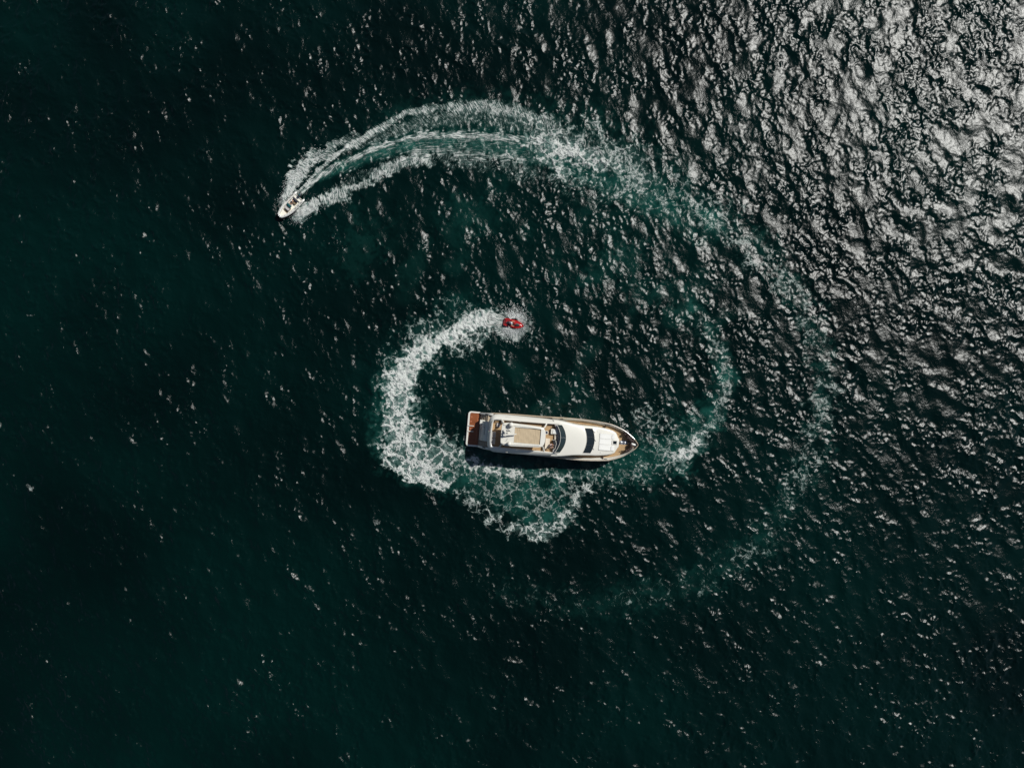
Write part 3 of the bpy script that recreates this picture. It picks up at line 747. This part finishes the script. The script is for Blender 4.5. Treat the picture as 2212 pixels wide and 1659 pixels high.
MB().tube([(12.78, -.22, 5.38), (13.32, -.28, 5.48), (13.46, -.75, 5.48), (13.36, -1.45, 5.46), (13.05, -1.72, 5.42)], .035, 5).build("console_trim", M["gel"], yacht)
w_ = MB(); w_.tube([(13.02 + .05 * math.sin(t), -1.12 + .19 * math.cos(t), 5.42 + .19 * math.sin(t)) for t in np.linspace(0, 2 * math.pi, 13)], .018, 5, False); w_.build("steering_wheel", M["black"], yacht)
for i, (v0, v1) in enumerate(((-.70, .20), (-1.68, -.76))):
    cushion("aft_sofa_seat", 4.12, 4.56, v0, v1, 4.76, 5.14, M["beige"]); MB().box(4.03, 4.14, v0 + .02, v1 - .02, 4.9, 5.42, .03).build("aft_sofa_back", M["greyc"], yacht)
for i in range(3): MB().box(4.25, 5.25, 1.60 + .11 * i, 1.68 + .11 * i, 5.02, 5.06).build("bench_slat", M["teak"], yacht, False)
MB().box(4.3, 5.2, 1.60, 1.92, 4.76, 5.02).build("side_bench", M["interior"], yacht, False)
cushion("armchair_seat", 4.55, 5.06, .92, 1.48, 4.90, 5.16, M["greyc"]); MB().box(4.98, 5.10, .92, 1.48, 5.0, 5.45, .03).build("armchair_back", M["greyc"], yacht)
MB().prism([(5.20, 1.55), (5.62, 1.60), (5.60, 1.92), (5.22, 1.95)], 4.76, 5.50, .03).build("wet_bar", M["beige"], yacht)
MB().prism(rounded(5.6, 7.0, -1.5, -.3, .2), 5.28, 5.34).build("dining_table", M["interior"], yacht, False)
MB().lathe([(.25, 0), (.06, .05), (.06, .52)], (6.3, -.9, 4.76)).build("table_leg", M["steel"], yacht)

# hardtop with its tan roof panel
HZ = 7.12; HC = .12
half = [(11.72, 0), (11.70, .6), (11.58, 1.05), (11.30, 1.36), (10.9, 1.48), (9.5, 1.56), (8, 1.62), (6.7, 1.68), (6.1, 1.66), (5.72, 1.58), (5.42, 1.40), (5.33, 1.15), (5.31, .5), (5.31, 0)]
ho = [(x, y + HC) for x, y in mirror_outline(half)]
hin = inset(ho, .05)
def ray_rect(p, x0, x1, y0, y1):
    cx, cy = (x0 + x1) / 2, (y0 + y1) / 2; dx, dy = p[0] - cx, p[1] - cy
    k_ = min(((x1 - x0) / 2) / abs(dx) if dx else 9e9, ((y1 - y0) / 2) / abs(dy) if dy else 9e9)
    return (cx + dx * k_, cy + dy * k_)
CX0, CX1, CY0, CY1 = 7.24, 11.02, HC - 1.08, HC + 1.12
hole_o = [ray_rect(p, CX0, CX1, CY0, CY1) for p in ho]
corners = [(CX0, CY0), (CX1, CY0), (CX1, CY1), (CX0, CY1)]
for c_ in corners:
    i = min(range(len(hole_o)), key=lambda k_: (hole_o[k_][0] - c_[0]) ** 2 + (hole_o[k_][1] - c_[1]) ** 2); hole_o[i] = c_
ht = MB(); ht.loft([at_z(hole_o, HZ - .10), at_z(hin, HZ - .10), at_z(ho, HZ - .05), at_z(ho, HZ + .04), at_z(hin, HZ + .09), at_z(hole_o, HZ + .13), at_z(hole_o, HZ - .10)], True)
ht.build("hardtop", M["gel"], yacht)
for s_ in (1, -1): # raised lips along the sides with a gap that shades
    MB().loft([[(u, HC + s_ * (b_ - .36), HZ + .06), (u, HC + s_ * (b_ - .36), HZ + .20), (u, HC + s_ * (b_ - .30), HZ + .22), (u, HC + s_ * (b_ - .22), HZ + .20), (u, HC + s_ * (b_ - .22), HZ + .06)] for u, b_ in ((5.62, 1.62), (6.6, 1.68), (8, 1.62), (9.5, 1.56), (11.0, 1.46))], True, True, True).build("hardtop_lip", M["gel"], yacht)
cv = MB()
N_ = 48; rowsc = []
for i in range(N_ + 1):
    u = CX0 + .02 + (CX1 - CX0 - .04) * i / N_
    sag = .012 * math.cos(2 * math.pi * i / 3.0) + .006 * math.sin(i * 2.3)
    rowsc.append([(u, CY0 + .02 + (CY1 - CY0 - .04) * j / 10, HZ - .02 + sag + .012 * math.sin(j * 1.3 + i * .35)) for j in range(11)])
cv.loft(rowsc).build("sunroof_canvas", M["canvas"], yacht)
MB().box(CX0 - .1, CX1 + .1, CY0 - .1, CY1 + .1, HZ - .13, HZ - .102).build("sunroof_tray", M["gel"], yacht, False)
for u, v, du in ((5.9, 1.5, -.5), (5.9, -1.35, -.5), (11.1, 1.35, .5), (11.1, -1.15, .5)):
    s_ = 1 if v > 0 else -1
    MB().tube([(u + du * .2, v, HZ - .06), (u + du * .8, v + .12 * s_, 6.2), (u + du * 1.4, s_ * 2.0, 5.35)], [.09, .10, .13], 6).build("hardtop_support", M["gel"], yacht)
for (u, v, r_) in ((6.68, 1.55, .36), (6.63, -1.18, .31)):
    o = MB().lathe([(r_ * .75, 0), (r_ * .9, .10), (r_, .25), (r_, .45)] + [(r_ * math.cos(t), .45 + r_ * .9 * math.sin(t)) for t in np.linspace(.2, 1.5, 7)], (u, v, HZ + .22), 18).build("radome", M["gel"], yacht)
    MB().lathe([(r_ * .6, 0), (r_ * .5, .2)], (u, v, HZ + .06), 14).build("radome_base", M["gel"], o)
mast = MB().loft([[(5.72, .30, HZ + .05), (6.55, .30, HZ + .05), (6.55, .52, HZ + .05), (5.72, .52, HZ + .05)], [(5.80, .34, HZ + .75), (6.25, .34, HZ + .75), (6.25, .48, HZ + .75), (5.80, .48, HZ + .75)]], True, False, True).build("mast", M["gel"], yacht)
MB().box(5.86, 6.02, -.15, .95, HZ + .62, HZ + .72, .02).build("mast_spreader", M["gel"], mast)
MB().lathe([(.16, 0), (.16, .2), (.10, .26)], (6.45, .22, HZ + .36), 10).build("radar_pedestal", M["gel"], yacht)
MB().loft([[(5.72 + du, .02 + dv, HZ + .64), (7.55 + du * .3, .30 + dv * .5, HZ + .64), (7.55 + du * .3, .30 + dv * .5, HZ + .76), (5.72 + du, .02 + dv, HZ + .80)] for du, dv in ((0, -.13), (-.05, 0), (0, .13))], True, True, True).build("radar_antenna", M["gel"], yacht)
for u, v in ((6.02, .72), (6.32, .72)): MB().tube([(u, v, HZ + .16), (u + .28, v - .12, HZ + .22)], [.05, .09], 8).build("horn", M["steel"], yacht)
for u, v, h in ((5.95, .20, .95), (6.1, .05, .55), (6.25, -.75, .35), (6.3, -.55, .25), (6.75, .55, .3)):
    MB().tube([(u, v, HZ + .1), (u, v, HZ + .1 + h)], [.03, .018], 5).build("antenna", M["dark"], yacht)
for s_ in (1, -1): MB().tube([(8.0, s_ * 1.98, 5.4), (7.7, s_ * 2.02, 7.6)], [.022, .010], 5).build("whip_antenna", M["gel"], yacht)

# foredeck pad, hatch, windlass
def zroof(u, v): return interp(QZ, u + qc(min(u + .1, 22.7)) * v * v)
def pad_block(name, outline, dz0, dz1, m, parent=yacht):
    ins = inset(outline, .035)
    return MB().loft([[(x, y, zroof(x, y) + dz0) for x, y in outline], [(x, y, zroof(x, y) + dz1 - .03) for x, y in outline], [(x, y, zroof(x, y) + dz1) for x, y in ins]], True, False, True).build(name, m, parent)
o = pad_block("sunpad", rounded(19.78, 22.20, -1.30, 1.34, .22, 4), -.16, .03, M["gel"])
pad_block("pad_cushion", rounded(19.86, 21.62, .48, 1.24, .10, 3), 0, .075, M["pad"], o)
pad_block("pad_cushion", rounded(19.84, 21.62, -.36, .46, .06, 3), 0, .075, M["pad"], o)
pad_block("pad_cushion", rounded(19.86, 21.62, -1.22, -.38, .10, 3), 0, .075, M["pad"], o)
for s_ in (1, -1): pad_block("pad_bolster", rounded(21.66, 22.14, *sorted((.48 * s_ + .02, 1.22 * s_ + .02)), .14, 4), 0, .09, M["pad"], o)
h_ = pad_block("deck_hatch", rounded(21.74, 22.58, -.32, .42, .06, 3), -.06, .10, M["gel"])
pad_block("hatch_glass", rounded(21.90, 22.48, -.20, .30, .03, 3), .09, .112, M["glass"], h_)
for u, v in ((19.55, 1.5), (20.2, -1.6)): MB().lathe([(.06, 0), (.05, .04), (.02, .06)], (u, v, zroof(u, v) - .02), 8).build("deck_filler", M["steel"], yacht)
dz = deckz(23.5)
w_ = MB().prism(rounded(22.98, 24.05, -.16, .40, .22, 4), dz, dz + .05).build("windlass", M["steel"], yacht)
for u in (23.22, 23.74): MB().lathe([(.17, .05), (.17, .12), (.09, .16), (.09, .26), (.15, .30), (.10, .34), (.03, .35)], (u, .12, dz), 12).build("drum", M["steel"], w_)
MB().tube([(23.9, .12, dz + .12), (24.6, .05, dz + .14), (25.3, 0, dz + .5)], .035, 5).build("anchor_chain", M["steel"], w_)
for u, v in ((23.15, -1.32), (23.42, -1.18)): MB().tube([(u - .08, v, dz + .06), (u + .12, v + .08, dz + .10)], .05, 6).build("mooring_bitt", M["black"], yacht)

# flag on the aft coaming, lifebuoy, fenders: things of their own aboard
def aboard(o, u, v, z, rz=0.0):
    o.matrix_world = YM @ Matrix.Translation((u, v, z)) @ Matrix.Rotation(rz, 4, 'Z'); return o
fl = root("flag", "small green white and red flag on a leaning staff at the yacht's stern", "flag"); aboard(fl, 3.9, .18, 5.40)
MB().tube([(0, 0, 0), (-.28, .03, .62), (-.42, .05, .9)], .016, 5).build("flagstaff", M["steel"], fl)
for i, m_ in enumerate(("green", "white_cloth", "redc")):
    MB().loft([[(-.22 - .10 * t - .30 * ((2 - i) + s) / 3 * .9, .03 + .16 * ((i + 1 - s) / 3) * 2.0 - .12 + .03 * math.sin(5 * t), .52 + .34 * t + .03 * math.sin(3 * s)) for t in (0, .5, 1)] for s in (0, .5, 1)]).build("flag_band", M[m_], fl)
lb = root("lifebuoy", "round white lifebuoy beside the front edge of the yacht's hardtop", "lifebuoy"); aboard(lb, 11.86, .78, 6.2)
MB().tube([(.22 * math.cos(t), .22 * math.sin(t), .04 * math.cos(t)) for t in np.linspace(0, 2 * math.pi, 17)], .06, 7, False).build("ring", M["gel"], lb)
MB().tube([(0, 0, -1.44), (0, 0, -.02)], .03, 6).build("stand_post", M["steel"], lb)
MB().lathe([(.17, -.02), (.17, .01)], (0, 0, 0), 12).build("stand_plate", M["navy"], lb)

fgrp = "dark fenders stowed along the bow rails"
f0 = None
FN = [(23.62, 1.42), (24.02, 1.12), (24.22, .98), (24.42, .82), (24.62, .66), (24.80, .50), (24.32, .62), (24.06, .92), (24.55, .40)]
FS = [(24.70, -.42), (24.50, -.62), (24.28, -.86), (24.02, -1.10), (24.78, -.14), (24.62, -.24)]
up_ = ["furthest aft", "second from aft", "third from aft", "fourth from aft", "third from the stem", "nearest the stem"]
lo_ = ["second from the stem", "third from the stem", "second from aft", "furthest aft"]
names = ["dark brown fender %s along the upper rail of the yacht's bow" % q for q in up_[:4]] + ["dark brown fender second from the stem along the upper rail of the yacht's bow", "dark brown fender nearest the stem along the upper rail of the yacht's bow"] \
    + ["dark brown fender behind the upper row on the yacht's bow, beside the %s" % q for q in ("middle ones",)] + ["dark brown fender behind the upper row on the yacht's bow, at its aft end", "dark brown fender behind the upper row on the yacht's bow, nearest the white fender"] \
    + ["dark brown fender %s along the lower rail of the yacht's bow" % q for q in lo_] + ["dark brown fender beside the white one at the very stem of the yacht", "dark brown fender just below the white one in the yacht's bow, aft of the stem"]
for i, (u, v) in enumerate(FN + FS):
    if f0 is None:
        f0 = root("fender", "", "fender", group=fgrp); t = f0
        body = MB().lathe([(.05, 0), (.16, .05), (.205, .16), (.21, .30), (.21, .55), (.18, .68), (.09, .75)], (0, 0, 0), 12).build("fender_body", M["fender"], f0)
        tie = MB().tube([(0, 0, .74), (.02, .02, .86)], .03, 6).build("fender_eye", M["black"], f0)
    else:
        t = f0.copy(); COL.objects.link(t)
        for ch in (body, tie):
            c_ = ch.copy(); COL.objects.link(c_); c_.parent = t
    t["label"] = names[i]
    tilt = random.uniform(-.25, .25)
    t.matrix_world = YM @ Matrix.Translation((u, v, deckz(u) + .04)) @ Matrix.Rotation(math.atan2(-v, -.6), 4, 'Z') @ Matrix.Rotation(tilt + .1, 4, 'Y') @ Matrix.Scale(1.12, 4)
wf = root("fender", "white fender lying among the dark ones at the yacht's stem", "fender", group=None)
wf.matrix_world = YM @ Matrix.Translation((24.62, .08, deckz(24.6) + .62)) @ Matrix.Rotation(R(-12), 4, 'Z') @ Matrix.Rotation(R(86), 4, 'Y')
MB().lathe([(.05, -.0), (.13, .04), (.17, .15), (.175, .40), (.13, .62), (.06, .70)], (0, 0, 0), 12).build("fender_body", M["fenderw"], wf)
MB().tube([(0, 0, .69), (0, 0, .8)], .03, 6).build("fender_eye", M["black"], wf)

# ------------------------------------------------------------------ people
def skin_mesh(name, verts, edges, radii, rootv, m, parent, sub=2):
    me = bpy.data.meshes.new(name); me.from_pydata(verts, edges, [])
    o = bpy.data.objects.new(name, me); COL.objects.link(o)
    me.materials.append(m)
    o.modifiers.new("skin", 'SKIN').use_smooth_shade = True
    for i, r_ in enumerate(radii):
        rr = r_ if isinstance(r_, tuple) else (r_, r_)
        me.skin_vertices[0].data[i].radius = rr
        me.skin_vertices[0].data[i].use_root = (i == rootv)
    s_ = o.modifiers.new("sub", 'SUBSURF'); s_.levels = sub; s_.render_levels = sub
    if parent: o.parent = parent
    return o

def person(label, hands, feet, knees, elbows, lean, top, cap, legs, mat_world, head_turn=0.0, sleeve=.55, vest=False):
    """seated figure, x forward, y left, pelvis at the origin"""
    V_, E_, R_ = [], [], []
    def v(p, r_, par=None):
        V_.append(tuple(p)); R_.append(r_)
        if par is not None: E_.append((par, len(V_) - 1))
        return len(V_) - 1
    ch = Vector((math.sin(lean) * .30, 0, math.cos(lean) * .30)); nk = Vector((math.sin(lean) * .50, 0, math.cos(lean) * .50))
    pel = v((0, 0, 0), (.15, .12)); bel = v(ch * .5, (.135, .11), pel); chest = v(ch, (.155, .115), bel); upc = v(nk * .92, (.11, .085), chest)
    neck = v(nk + Vector((.01, 0, .06)), .052, upc)
    hc = nk + Vector((.05, 0, .17)); hd = v(hc, (.085, .098), neck); tophead = v(hc + Vector((-.01, 0, .09)), (.062, .075), hd)
    c_, s_ = math.cos(head_turn), math.sin(head_turn)
    nose = v(hc + Vector((.115 * c_, .115 * s_, -.02)), .016, hd)
    for sg in (1, -1):
        v(hc + Vector((0, .098 * sg, -.01)), (.014, .022), hd)
        i = 0 if sg > 0 else 1
        sh = v(nk * .93 + Vector((0, .19 * sg, -.02)), .062, upc)
        el = v(elbows[i], .042, sh)
        hb = Vector(hands[i]); fa = (hb - Vector(elbows[i])).normalized(); side = fa.cross(Vector((0, 0, 1))).normalized() * sg
        wr = v(hb - fa * .07, .028, el); pm = v(hb, (.036, .018), wr)
        for k_, (off, ln) in enumerate(((-.032, .060), (-.011, .070), (.011, .065), (.030, .052))):
            m1 = v(hb + side * off + fa * (.035 + ln * .4), .009, pm); v(hb + side * off * 1.05 + fa * (.035 + ln * .75) + Vector((0, 0, -.035)), .008, m1)
        t1 = v(hb + side * -.045 + fa * .005, .011, pm); v(hb + side * -.055 + fa * .04 + Vector((0, 0, -.025)), .009, t1)
        hip = v((.02, .10 * sg, -.02), .095, pel); kn = v(knees[i], .062, hip); an = v(Vector(feet[i]) + Vector((0, 0, .08)), .040, kn); v(Vector(feet[i]) + Vector((.14, 0, .02)), (.042, .028), an)
    body = skin_mesh("person", V_, E_, R_, pel, M["skin"], None)
    body["label"] = label; body["category"] = "person"
    body.matrix_world = mat_world
    # clothes: slightly larger skins over the trunk, upper arms and thighs
    tv = [(0, 0, .04), tuple(ch * .5), tuple(ch), tuple(nk * .9)]; te = [(0, 1), (1, 2), (2, 3)]; tr_ = [(.155, .128), (.148, .124), (.168, .130), (.125, .10)]
    for sg in (1, -1):
        i = 0 if sg > 0 else 1
        sp = nk * .93 + Vector((0, .19 * sg, -.02)); ep = Vector(elbows[i])
        tv.append(tuple(sp)); te.append((3, len(tv) - 1)); tr_.append(.076 if not vest else .07)
        if not vest:
            tv.append(tuple(sp + (ep - sp) * sleeve)); te.append((len(tv) - 2, len(tv) - 1)); tr_.append(.062)
    skin_mesh("life_vest" if vest else "shirt", tv, te, tr_, 1, top, body)
    lv = [(0, 0, 0)]; le = []; lr = [(.162, .135)]
    for sg in (1, -1):
        i = 0 if sg > 0 else 1
        a_ = Vector((.02, .10 * sg, -.02)); b_ = Vector(knees[i])
        lv += [tuple(a_), tuple(a_ + (b_ - a_) * .7)]; le += [(0, len(lv) - 2), (len(lv) - 2, len(lv) - 1)]; lr += [.108, .082]
    skin_mesh("shorts", lv, le, lr, 0, legs, body)
    hcv = hc + Vector((-.015, 0, .045))
    MB().ball(hcv, .108, 10, (1.02, .95, .80)).build("cap" if cap is not M["hair"] else "hair", cap, body)
    if cap is not M["hair"]: MB().prism([(hcv.x + .06, -.06), (hcv.x + .17, -.045), (hcv.x + .17, .045), (hcv.x + .06, .06)], hcv.z - .02, hcv.z).build("cap_peak", cap, body)
    for sg in (1, -1): MB().ball(hc + Vector((.082, .035 * sg, .012)), .013, 6).build("eye", M["hair"], body)
    return body

person("dark haired person in pale pink top seated at the yacht's open helm",
       [(.50, .16, .20), (.50, -.20, .20)], [(.42, .14, -.42), (.42, -.14, -.42)], [(.44, .14, -.02), (.44, -.14, -.02)], [(.26, .30, .20), (.26, -.30, .20)],
       .15, M["pink_cloth"], M["hair"], M["navy"], YM @ Matrix.Translation((12.56, -1.12, 5.34)))

# ------------------------------------------------------------------ grey inflatable speedboat
rib = root("speedboat", "grey inflatable speedboat with black outboard motor at the head of the curved wake", "speedboat", (BOAT[0], BOAT[1], .10), rot=(R(-4), R(-3), R(BOAT[2])))
path = [(-2.15, .80), (-1.6, .80), (-.9, .81), (-.2, .80), (.5, .76), (1.1, .64), (1.6, .46), (1.98, .27)]
RM = Matrix.Translation(rib.location) @ rib.rotation_euler.to_matrix().to_4x4()
for s_ in (1, -1):
    tb = MB().tube([(f, s_ * l, .44 + .10 * max(0, f) ** 1.5) for f, l in path], [.17, .215, .225, .225, .22, .21, .195, .17], 12).build("inflatable_tube", M["tube"], rib)
    MB().tube([(-2.14, s_ * .80, .44), (-2.30, s_ * .80, .44), (-2.42, s_ * .80, .43)], [.175, .13, .06], 12).build("tube_cone", M["tubew"], tb)
    for f in (-1.62, -1.03, -.47):
        MB().box(f - .19, f + .19, s_ * .86 - .045, s_ * .86 + .045, .645, .675, .01).build("grab_handle", M["black"], tb)
    for f, l in ((.25, .80), (.65, .74), (1.05, .66), (1.45, .53)):
        MB().box(f - .035, f + .035, s_ * l - .03, s_ * l + .03, .65 + .08 * max(0, f) ** 1.5, .69 + .10 * max(0, f) ** 1.5).build("rope_eye", M["dark"], tb)
MB().prism([(1.86, -.30), (2.12, -.22), (2.12, .22), (1.86, .30)], .45, .82, .04).build("bow_step", M["tubew"], rib)
MB().lathe([(.05, 0), (.03, .06), (.05, .09)], (1.98, 0, .82), 8).build("bow_cleat", M["black"], rib)
MB().loft([[(f, -b_, .30 + r_), (f, -b_ * .6, -.05 + r_ * 1.4), (f, 0, -.25 + r_ * 1.8), (f, b_ * .6, -.05 + r_ * 1.4), (f, b_, .30 + r_)] for f, b_, r_ in ((-2.1, .72, 0), (-.5, .72, 0), (.8, .6, .05), (1.5, .42, .14), (1.95, .2, .24))], cap0=True).build("hull", M["gel"], rib)
MB().loft([[(f, -b_, .34 + r_), (f, b_, .34 + r_)] for f, b_, r_ in ((-2.1, .70, 0), (-.5, .70, 0), (.8, .6, .04), (1.5, .40, .12), (1.9, .22, .2))]).build("cockpit_sole", M["cream"], rib, False)
MB().prism([(.98, .50), (1.86, .24), (1.86, -.24), (.98, -.46)], .40, .56, .05).build("bow_cushion", M["cream"], rib)
MB().box(.58, 1.02, -.16, .42, .35, .50, .03).build("bow_locker", M["brown"], rib)
con = MB().prism(rounded(-.02, .60, -.40, .42, .12, 3), .34, .92, .06).build("console", M["greyc"], rib)
MB().loft([[(.22 - .1 * (l / .4) ** 2, l, .90), (-.02 - .1 * (l / .4) ** 2, l, 1.16), (-.30 - .05 * (l / .4) ** 2, l, 1.20)] for l in np.linspace(-.40, .42, 7)]).build("windscreen", M["teal"], con)
MB().tube([(-.30 - .05 * (l / .4) ** 2, l, 1.21) for l in np.linspace(-.42, .44, 7)], .025, 5).build("screen_rail", M["gel"], con)
MB().tube([(.24 - .1 * (l / .4) ** 2, l, .92) for l in np.linspace(-.42, .44, 7)], .03, 5).build("screen_base", M["black"], con)
w_ = MB(); w_.tube([(-.36 + .09 * math.sin(t), -.12 + .17 * math.cos(t), .96 + .14 * math.sin(t)) for t in np.linspace(0, 2 * math.pi, 13)], .016, 5, False); w_.build("steering_wheel", M["black"], con)
MB().prism(rounded(-1.28, -.78, -.42, .44, .10, 3), .34, .66, .05).build("jockey_seat", M["brown"], rib)
MB().box(-1.38, -1.27, -.42, .44, .55, .98, .03).build("seat_backrest", M["navy"], rib)
MB().prism(rounded(-2.02, -1.55, -.62, .64, .10, 3), .34, .60, .05).build("stern_bench", M["cream"], rib)
MB().box(-2.12, -2.0, -.62, .62, .20, .72, .02).build("transom_board", M["gel"], rib)
ob = MB().loft([[(x - 2.30, .24 * s_ * math.cos(t), .92 + .30 * math.sin(t) * s_) for t in np.linspace(0, 2 * math.pi, 12, endpoint=False)] for x, s_ in ((-.42, .45), (-.32, .85), (-.1, 1.0), (.12, .95), (.28, .6))], True, True, True).build("outboard_motor", M["dark"], rib)
MB().prism(rounded(-2.50, -2.14, -.10, .10, .06), -.35, .75).build("motor_leg", M["dark"], ob)
MB().ball((-2.36, 0, 1.16), .12, 8, (1.4, 1, .5)).build("cowl_panel", M["teal"], ob)
pr = MB()
for a in range(3):
    t = a * 2 * math.pi / 3; pr.loft([[(-2.60, .03 * math.cos(t), -.30 + .03 * math.sin(t)), (-2.56, .03 * math.cos(t + .5), -.30 + .03 * math.sin(t + .5))], [(-2.62, .16 * math.cos(t), -.30 + .16 * math.sin(t)), (-2.54, .16 * math.cos(t + .6), -.30 + .16 * math.sin(t + .6))]])
pr.build("propeller", M["steel"], ob)
person("person in white cap and tan top steering the grey inflatable speedboat",
       [(.58, .12, .26), (.58, -.16, .26)], [(.42, .12, -.36), (.42, -.12, -.36)], [(.42, .14, .02), (.42, -.14, .02)], [(.30, .30, .18), (.30, -.30, .20)],
       .2, M["tan_cloth"], M["white_cloth"], M["navy"], RM @ Matrix.Translation((-1.00, -.16, .78)))

# ------------------------------------------------------------------ red personal watercraft and rider
ski = root("jet_ski", "small red jet ski with black seat ringed by white spray", "jet ski", (SKI[0], SKI[1], .08), rot=(R(5), R(-4), R(SKI[2])))
SM = Matrix.Translation(ski.location) @ ski.rotation_euler.to_matrix().to_4x4()
st = [(-1.50, .50, 0), (-1.2, .55, 0), (-.6, .585, .02), (0, .60, .05), (.5, .58, .09), (.9, .50, .13), (1.2, .38, .16), (1.42, .24, .18), (1.56, .10, .19), (1.60, .03, .19)]
def ski_row(f, b_, r_): return [(f, -b_, .36 + r_), (f, -b_ * 1.0, .24 + r_), (f, -b_ * .72, -.02 + r_), (f, 0, -.16 + r_ * 1.6), (f, b_ * .72, -.02 + r_), (f, b_, .24 + r_), (f, b_, .36 + r_)]
MB().loft([ski_row(*q) for q in st], cap0=True).build("hull", M["red"], ski)
MB().loft([[(f, -b_ * .99, .36 + r_), (f, -b_ * .86, .43 + r_), (f, -b_ * .62, .40 + r_), (f, 0, .40 + r_), (f, b_ * .62, .40 + r_), (f, b_ * .86, .43 + r_), (f, b_ * .99, .36 + r_)] for f, b_, r_ in st if f > -1.25], cap0=True).build("deck", M["red"], ski)
MB().prism([(-1.56, -.48), (-1.18, -.52), (-1.18, .52), (-1.56, .48)], .20, .34, .03).build("stern_platform", M["darkred"], ski)
for s_ in (1, -1):
    MB().loft([[(f, s_ * y0, z) for y0, z in ((a, .36), (a + .01, .45), (b_, .47), (b_ + .02, .36))] for f, a, b_ in ((-1.42, .50, .36), (-1.0, .565, .42), (-.55, .59, .46))], cap0=True, cap1=True).build("sponson", M["red"], ski)
    MB().box(-1.05, .35, *sorted((s_ * .27, s_ * .40)), .40, .435).build("footwell_mat", M["darkred"], ski, False)
MB().loft([[(f, w_ * math.cos(t), .42 + h * max(0, math.sin(t)) ** .6) for t in np.linspace(0, math.pi, 9)] for f, w_, h in ((-1.0, .10, .16), (-.85, .19, .30), (-.45, .20, .32), (-.05, .17, .34), (.18, .10, .30))], cap0=True, cap1=True).build("seat", M["black"], ski)
MB().loft([[(f, w_ * math.cos(t), .40 + h * max(0, math.sin(t)) ** .7) for t in np.linspace(0, math.pi, 11)] for f, w_, h in ((.10, .22, .36), (.35, .28, .40), (.75, .30, .34), (1.1, .24, .26), (1.38, .10, .17))], cap0=True, cap1=True).build("hood", M["red"], ski)
MB().loft([[(f, w_ * t, .40 + h + .02 - .05 * t * t) for t in np.linspace(-1, 1, 7)] for f, w_, h in ((.40, .17, .415), (.60, .20, .395), (.85, .19, .335), (1.0, .12, .31))]).build("instrument_panel", M["black"], ski)
MB().ball((.70, .06, .80), .05, 6).build("gauge", M["teal"], ski)
hb = MB().tube([(.18, -.36, .93), (.26, -.14, .90), (.28, 0, .88), (.26, .14, .90), (.18, .36, .93)], .024, 6).build("handlebar", M["black"], ski)
MB().tube([(.42, 0, .75), (.28, 0, .90)], .05, 6).build("steering_post", M["black"], ski)
for s_ in (1, -1): MB().tube([(.20, s_ * .26, .925), (.17, s_ * .40, .935)], .033, 6).build("grip", M["dark"], hb)
MB().tube([(-.98, -.16, .60), (-1.06, 0, .62), (-.98, .16, .60)], .025, 5).build("grab_rail", M["steel"], ski)
person("person in white life vest leaning forward on the red jet ski",
       [(.58, .34, .17), (.58, -.34, .17)], [(.30, .33, -.33), (.30, -.33, -.33)], [(.34, .30, -.04), (.34, -.30, -.04)], [(.36, .36, .22), (.36, -.36, .22)],
       .42, M["white_cloth"], M["white_cloth"], M["navy"], SM @ Matrix.Translation((-.42, .03, .80)), vest=True)

# ------------------------------------------------------------------ thrown spray: loose drops of white water
m_drop = mat("spray_drops", (.72, .74, .73), .6)
def spray(name, label, emit, n):
    mb_v = np.empty((n, 4, 3)); r = np.random.default_rng(len(name) + n)
    for i in range(n):
        p, d, L, wd = emit(r)
        d = d / np.linalg.norm(d); a = np.cross(d, (0, 0, 1.0)); a /= np.linalg.norm(a) + 1e-9; b_ = np.cross(a, d)
        mb_v[i] = [p - d * L, p + a * wd, p - a * wd * .6 + b_ * wd, p + d * L * .7]
    vs = mb_v.reshape(-1, 3); base = np.arange(n)[:, None] * 4
    fs = np.concatenate([base + np.array(t) for t in ((0, 1, 2), (0, 2, 3), (1, 3, 2), (0, 3, 1))])
    me = bpy.data.meshes.new(name); me.from_pydata(vs.tolist(), [], fs.tolist()); me.update()
    o = link(name, me, m_drop, None, False); o["kind"] = "stuff"; o["label"] = label; o["category"] = "spray"
    return o
def emit_ski(r):
    a = r.uniform(-2.5, 2.5); q = .9 + abs(r.normal(0, .95)); rad = min(q, 3.3)
    c, s_ = math.cos(R(SKI[2])), math.sin(R(SKI[2]))
    f = .1 + rad * math.cos(a) * (.85 if math.cos(a) > 0 else 1.0); l = rad * math.sin(a) * .95
    d = np.array([math.cos(a) * c - math.sin(a) * s_, math.cos(a) * s_ + math.sin(a) * c, .25 - .2 * rad / 3])
    h = max(.05, .15 + .6 * math.exp(-((rad - 1.5) / .8) ** 2) * r.uniform(0, 1))
    return np.array([SKI[0] + f * c - l * s_, SKI[1] + f * s_ + l * c, h]), d, r.uniform(.04, .15), r.uniform(.007, .020)
spray("ski_spray", "fan of white droplets flung up around the red jet ski", emit_ski, 3400)
BT = [plan(p) for p in ((612, 445), (628, 405), (648, 372), (678, 342), (712, 322))]; BI = [plan(p) for p in ((640, 476), (662, 455), (690, 438), (728, 424))]
def emit_boat(r):
    T = BT if r.uniform() < .6 else BI
    t = r.uniform(0, len(T) - 1.001) * r.uniform(.3, 1); i = int(t); p = np.array(T[i]) * (1 - t + i) + np.array(T[i + 1]) * (t - i)
    p = p + r.normal(0, .55, 2); d = np.array([.5 if T is BT else .8, .75 if T is BT else .1, .1]) + r.normal(0, .3, 3) * (1, 1, .3)
    return np.array([p[0], p[1], .12 + abs(r.normal(0, .22))]), d, r.uniform(.03, .13), r.uniform(.007, .018)
spray("boat_spray", "white droplets thrown aside by the grey inflatable speedboat", emit_boat, 2600)
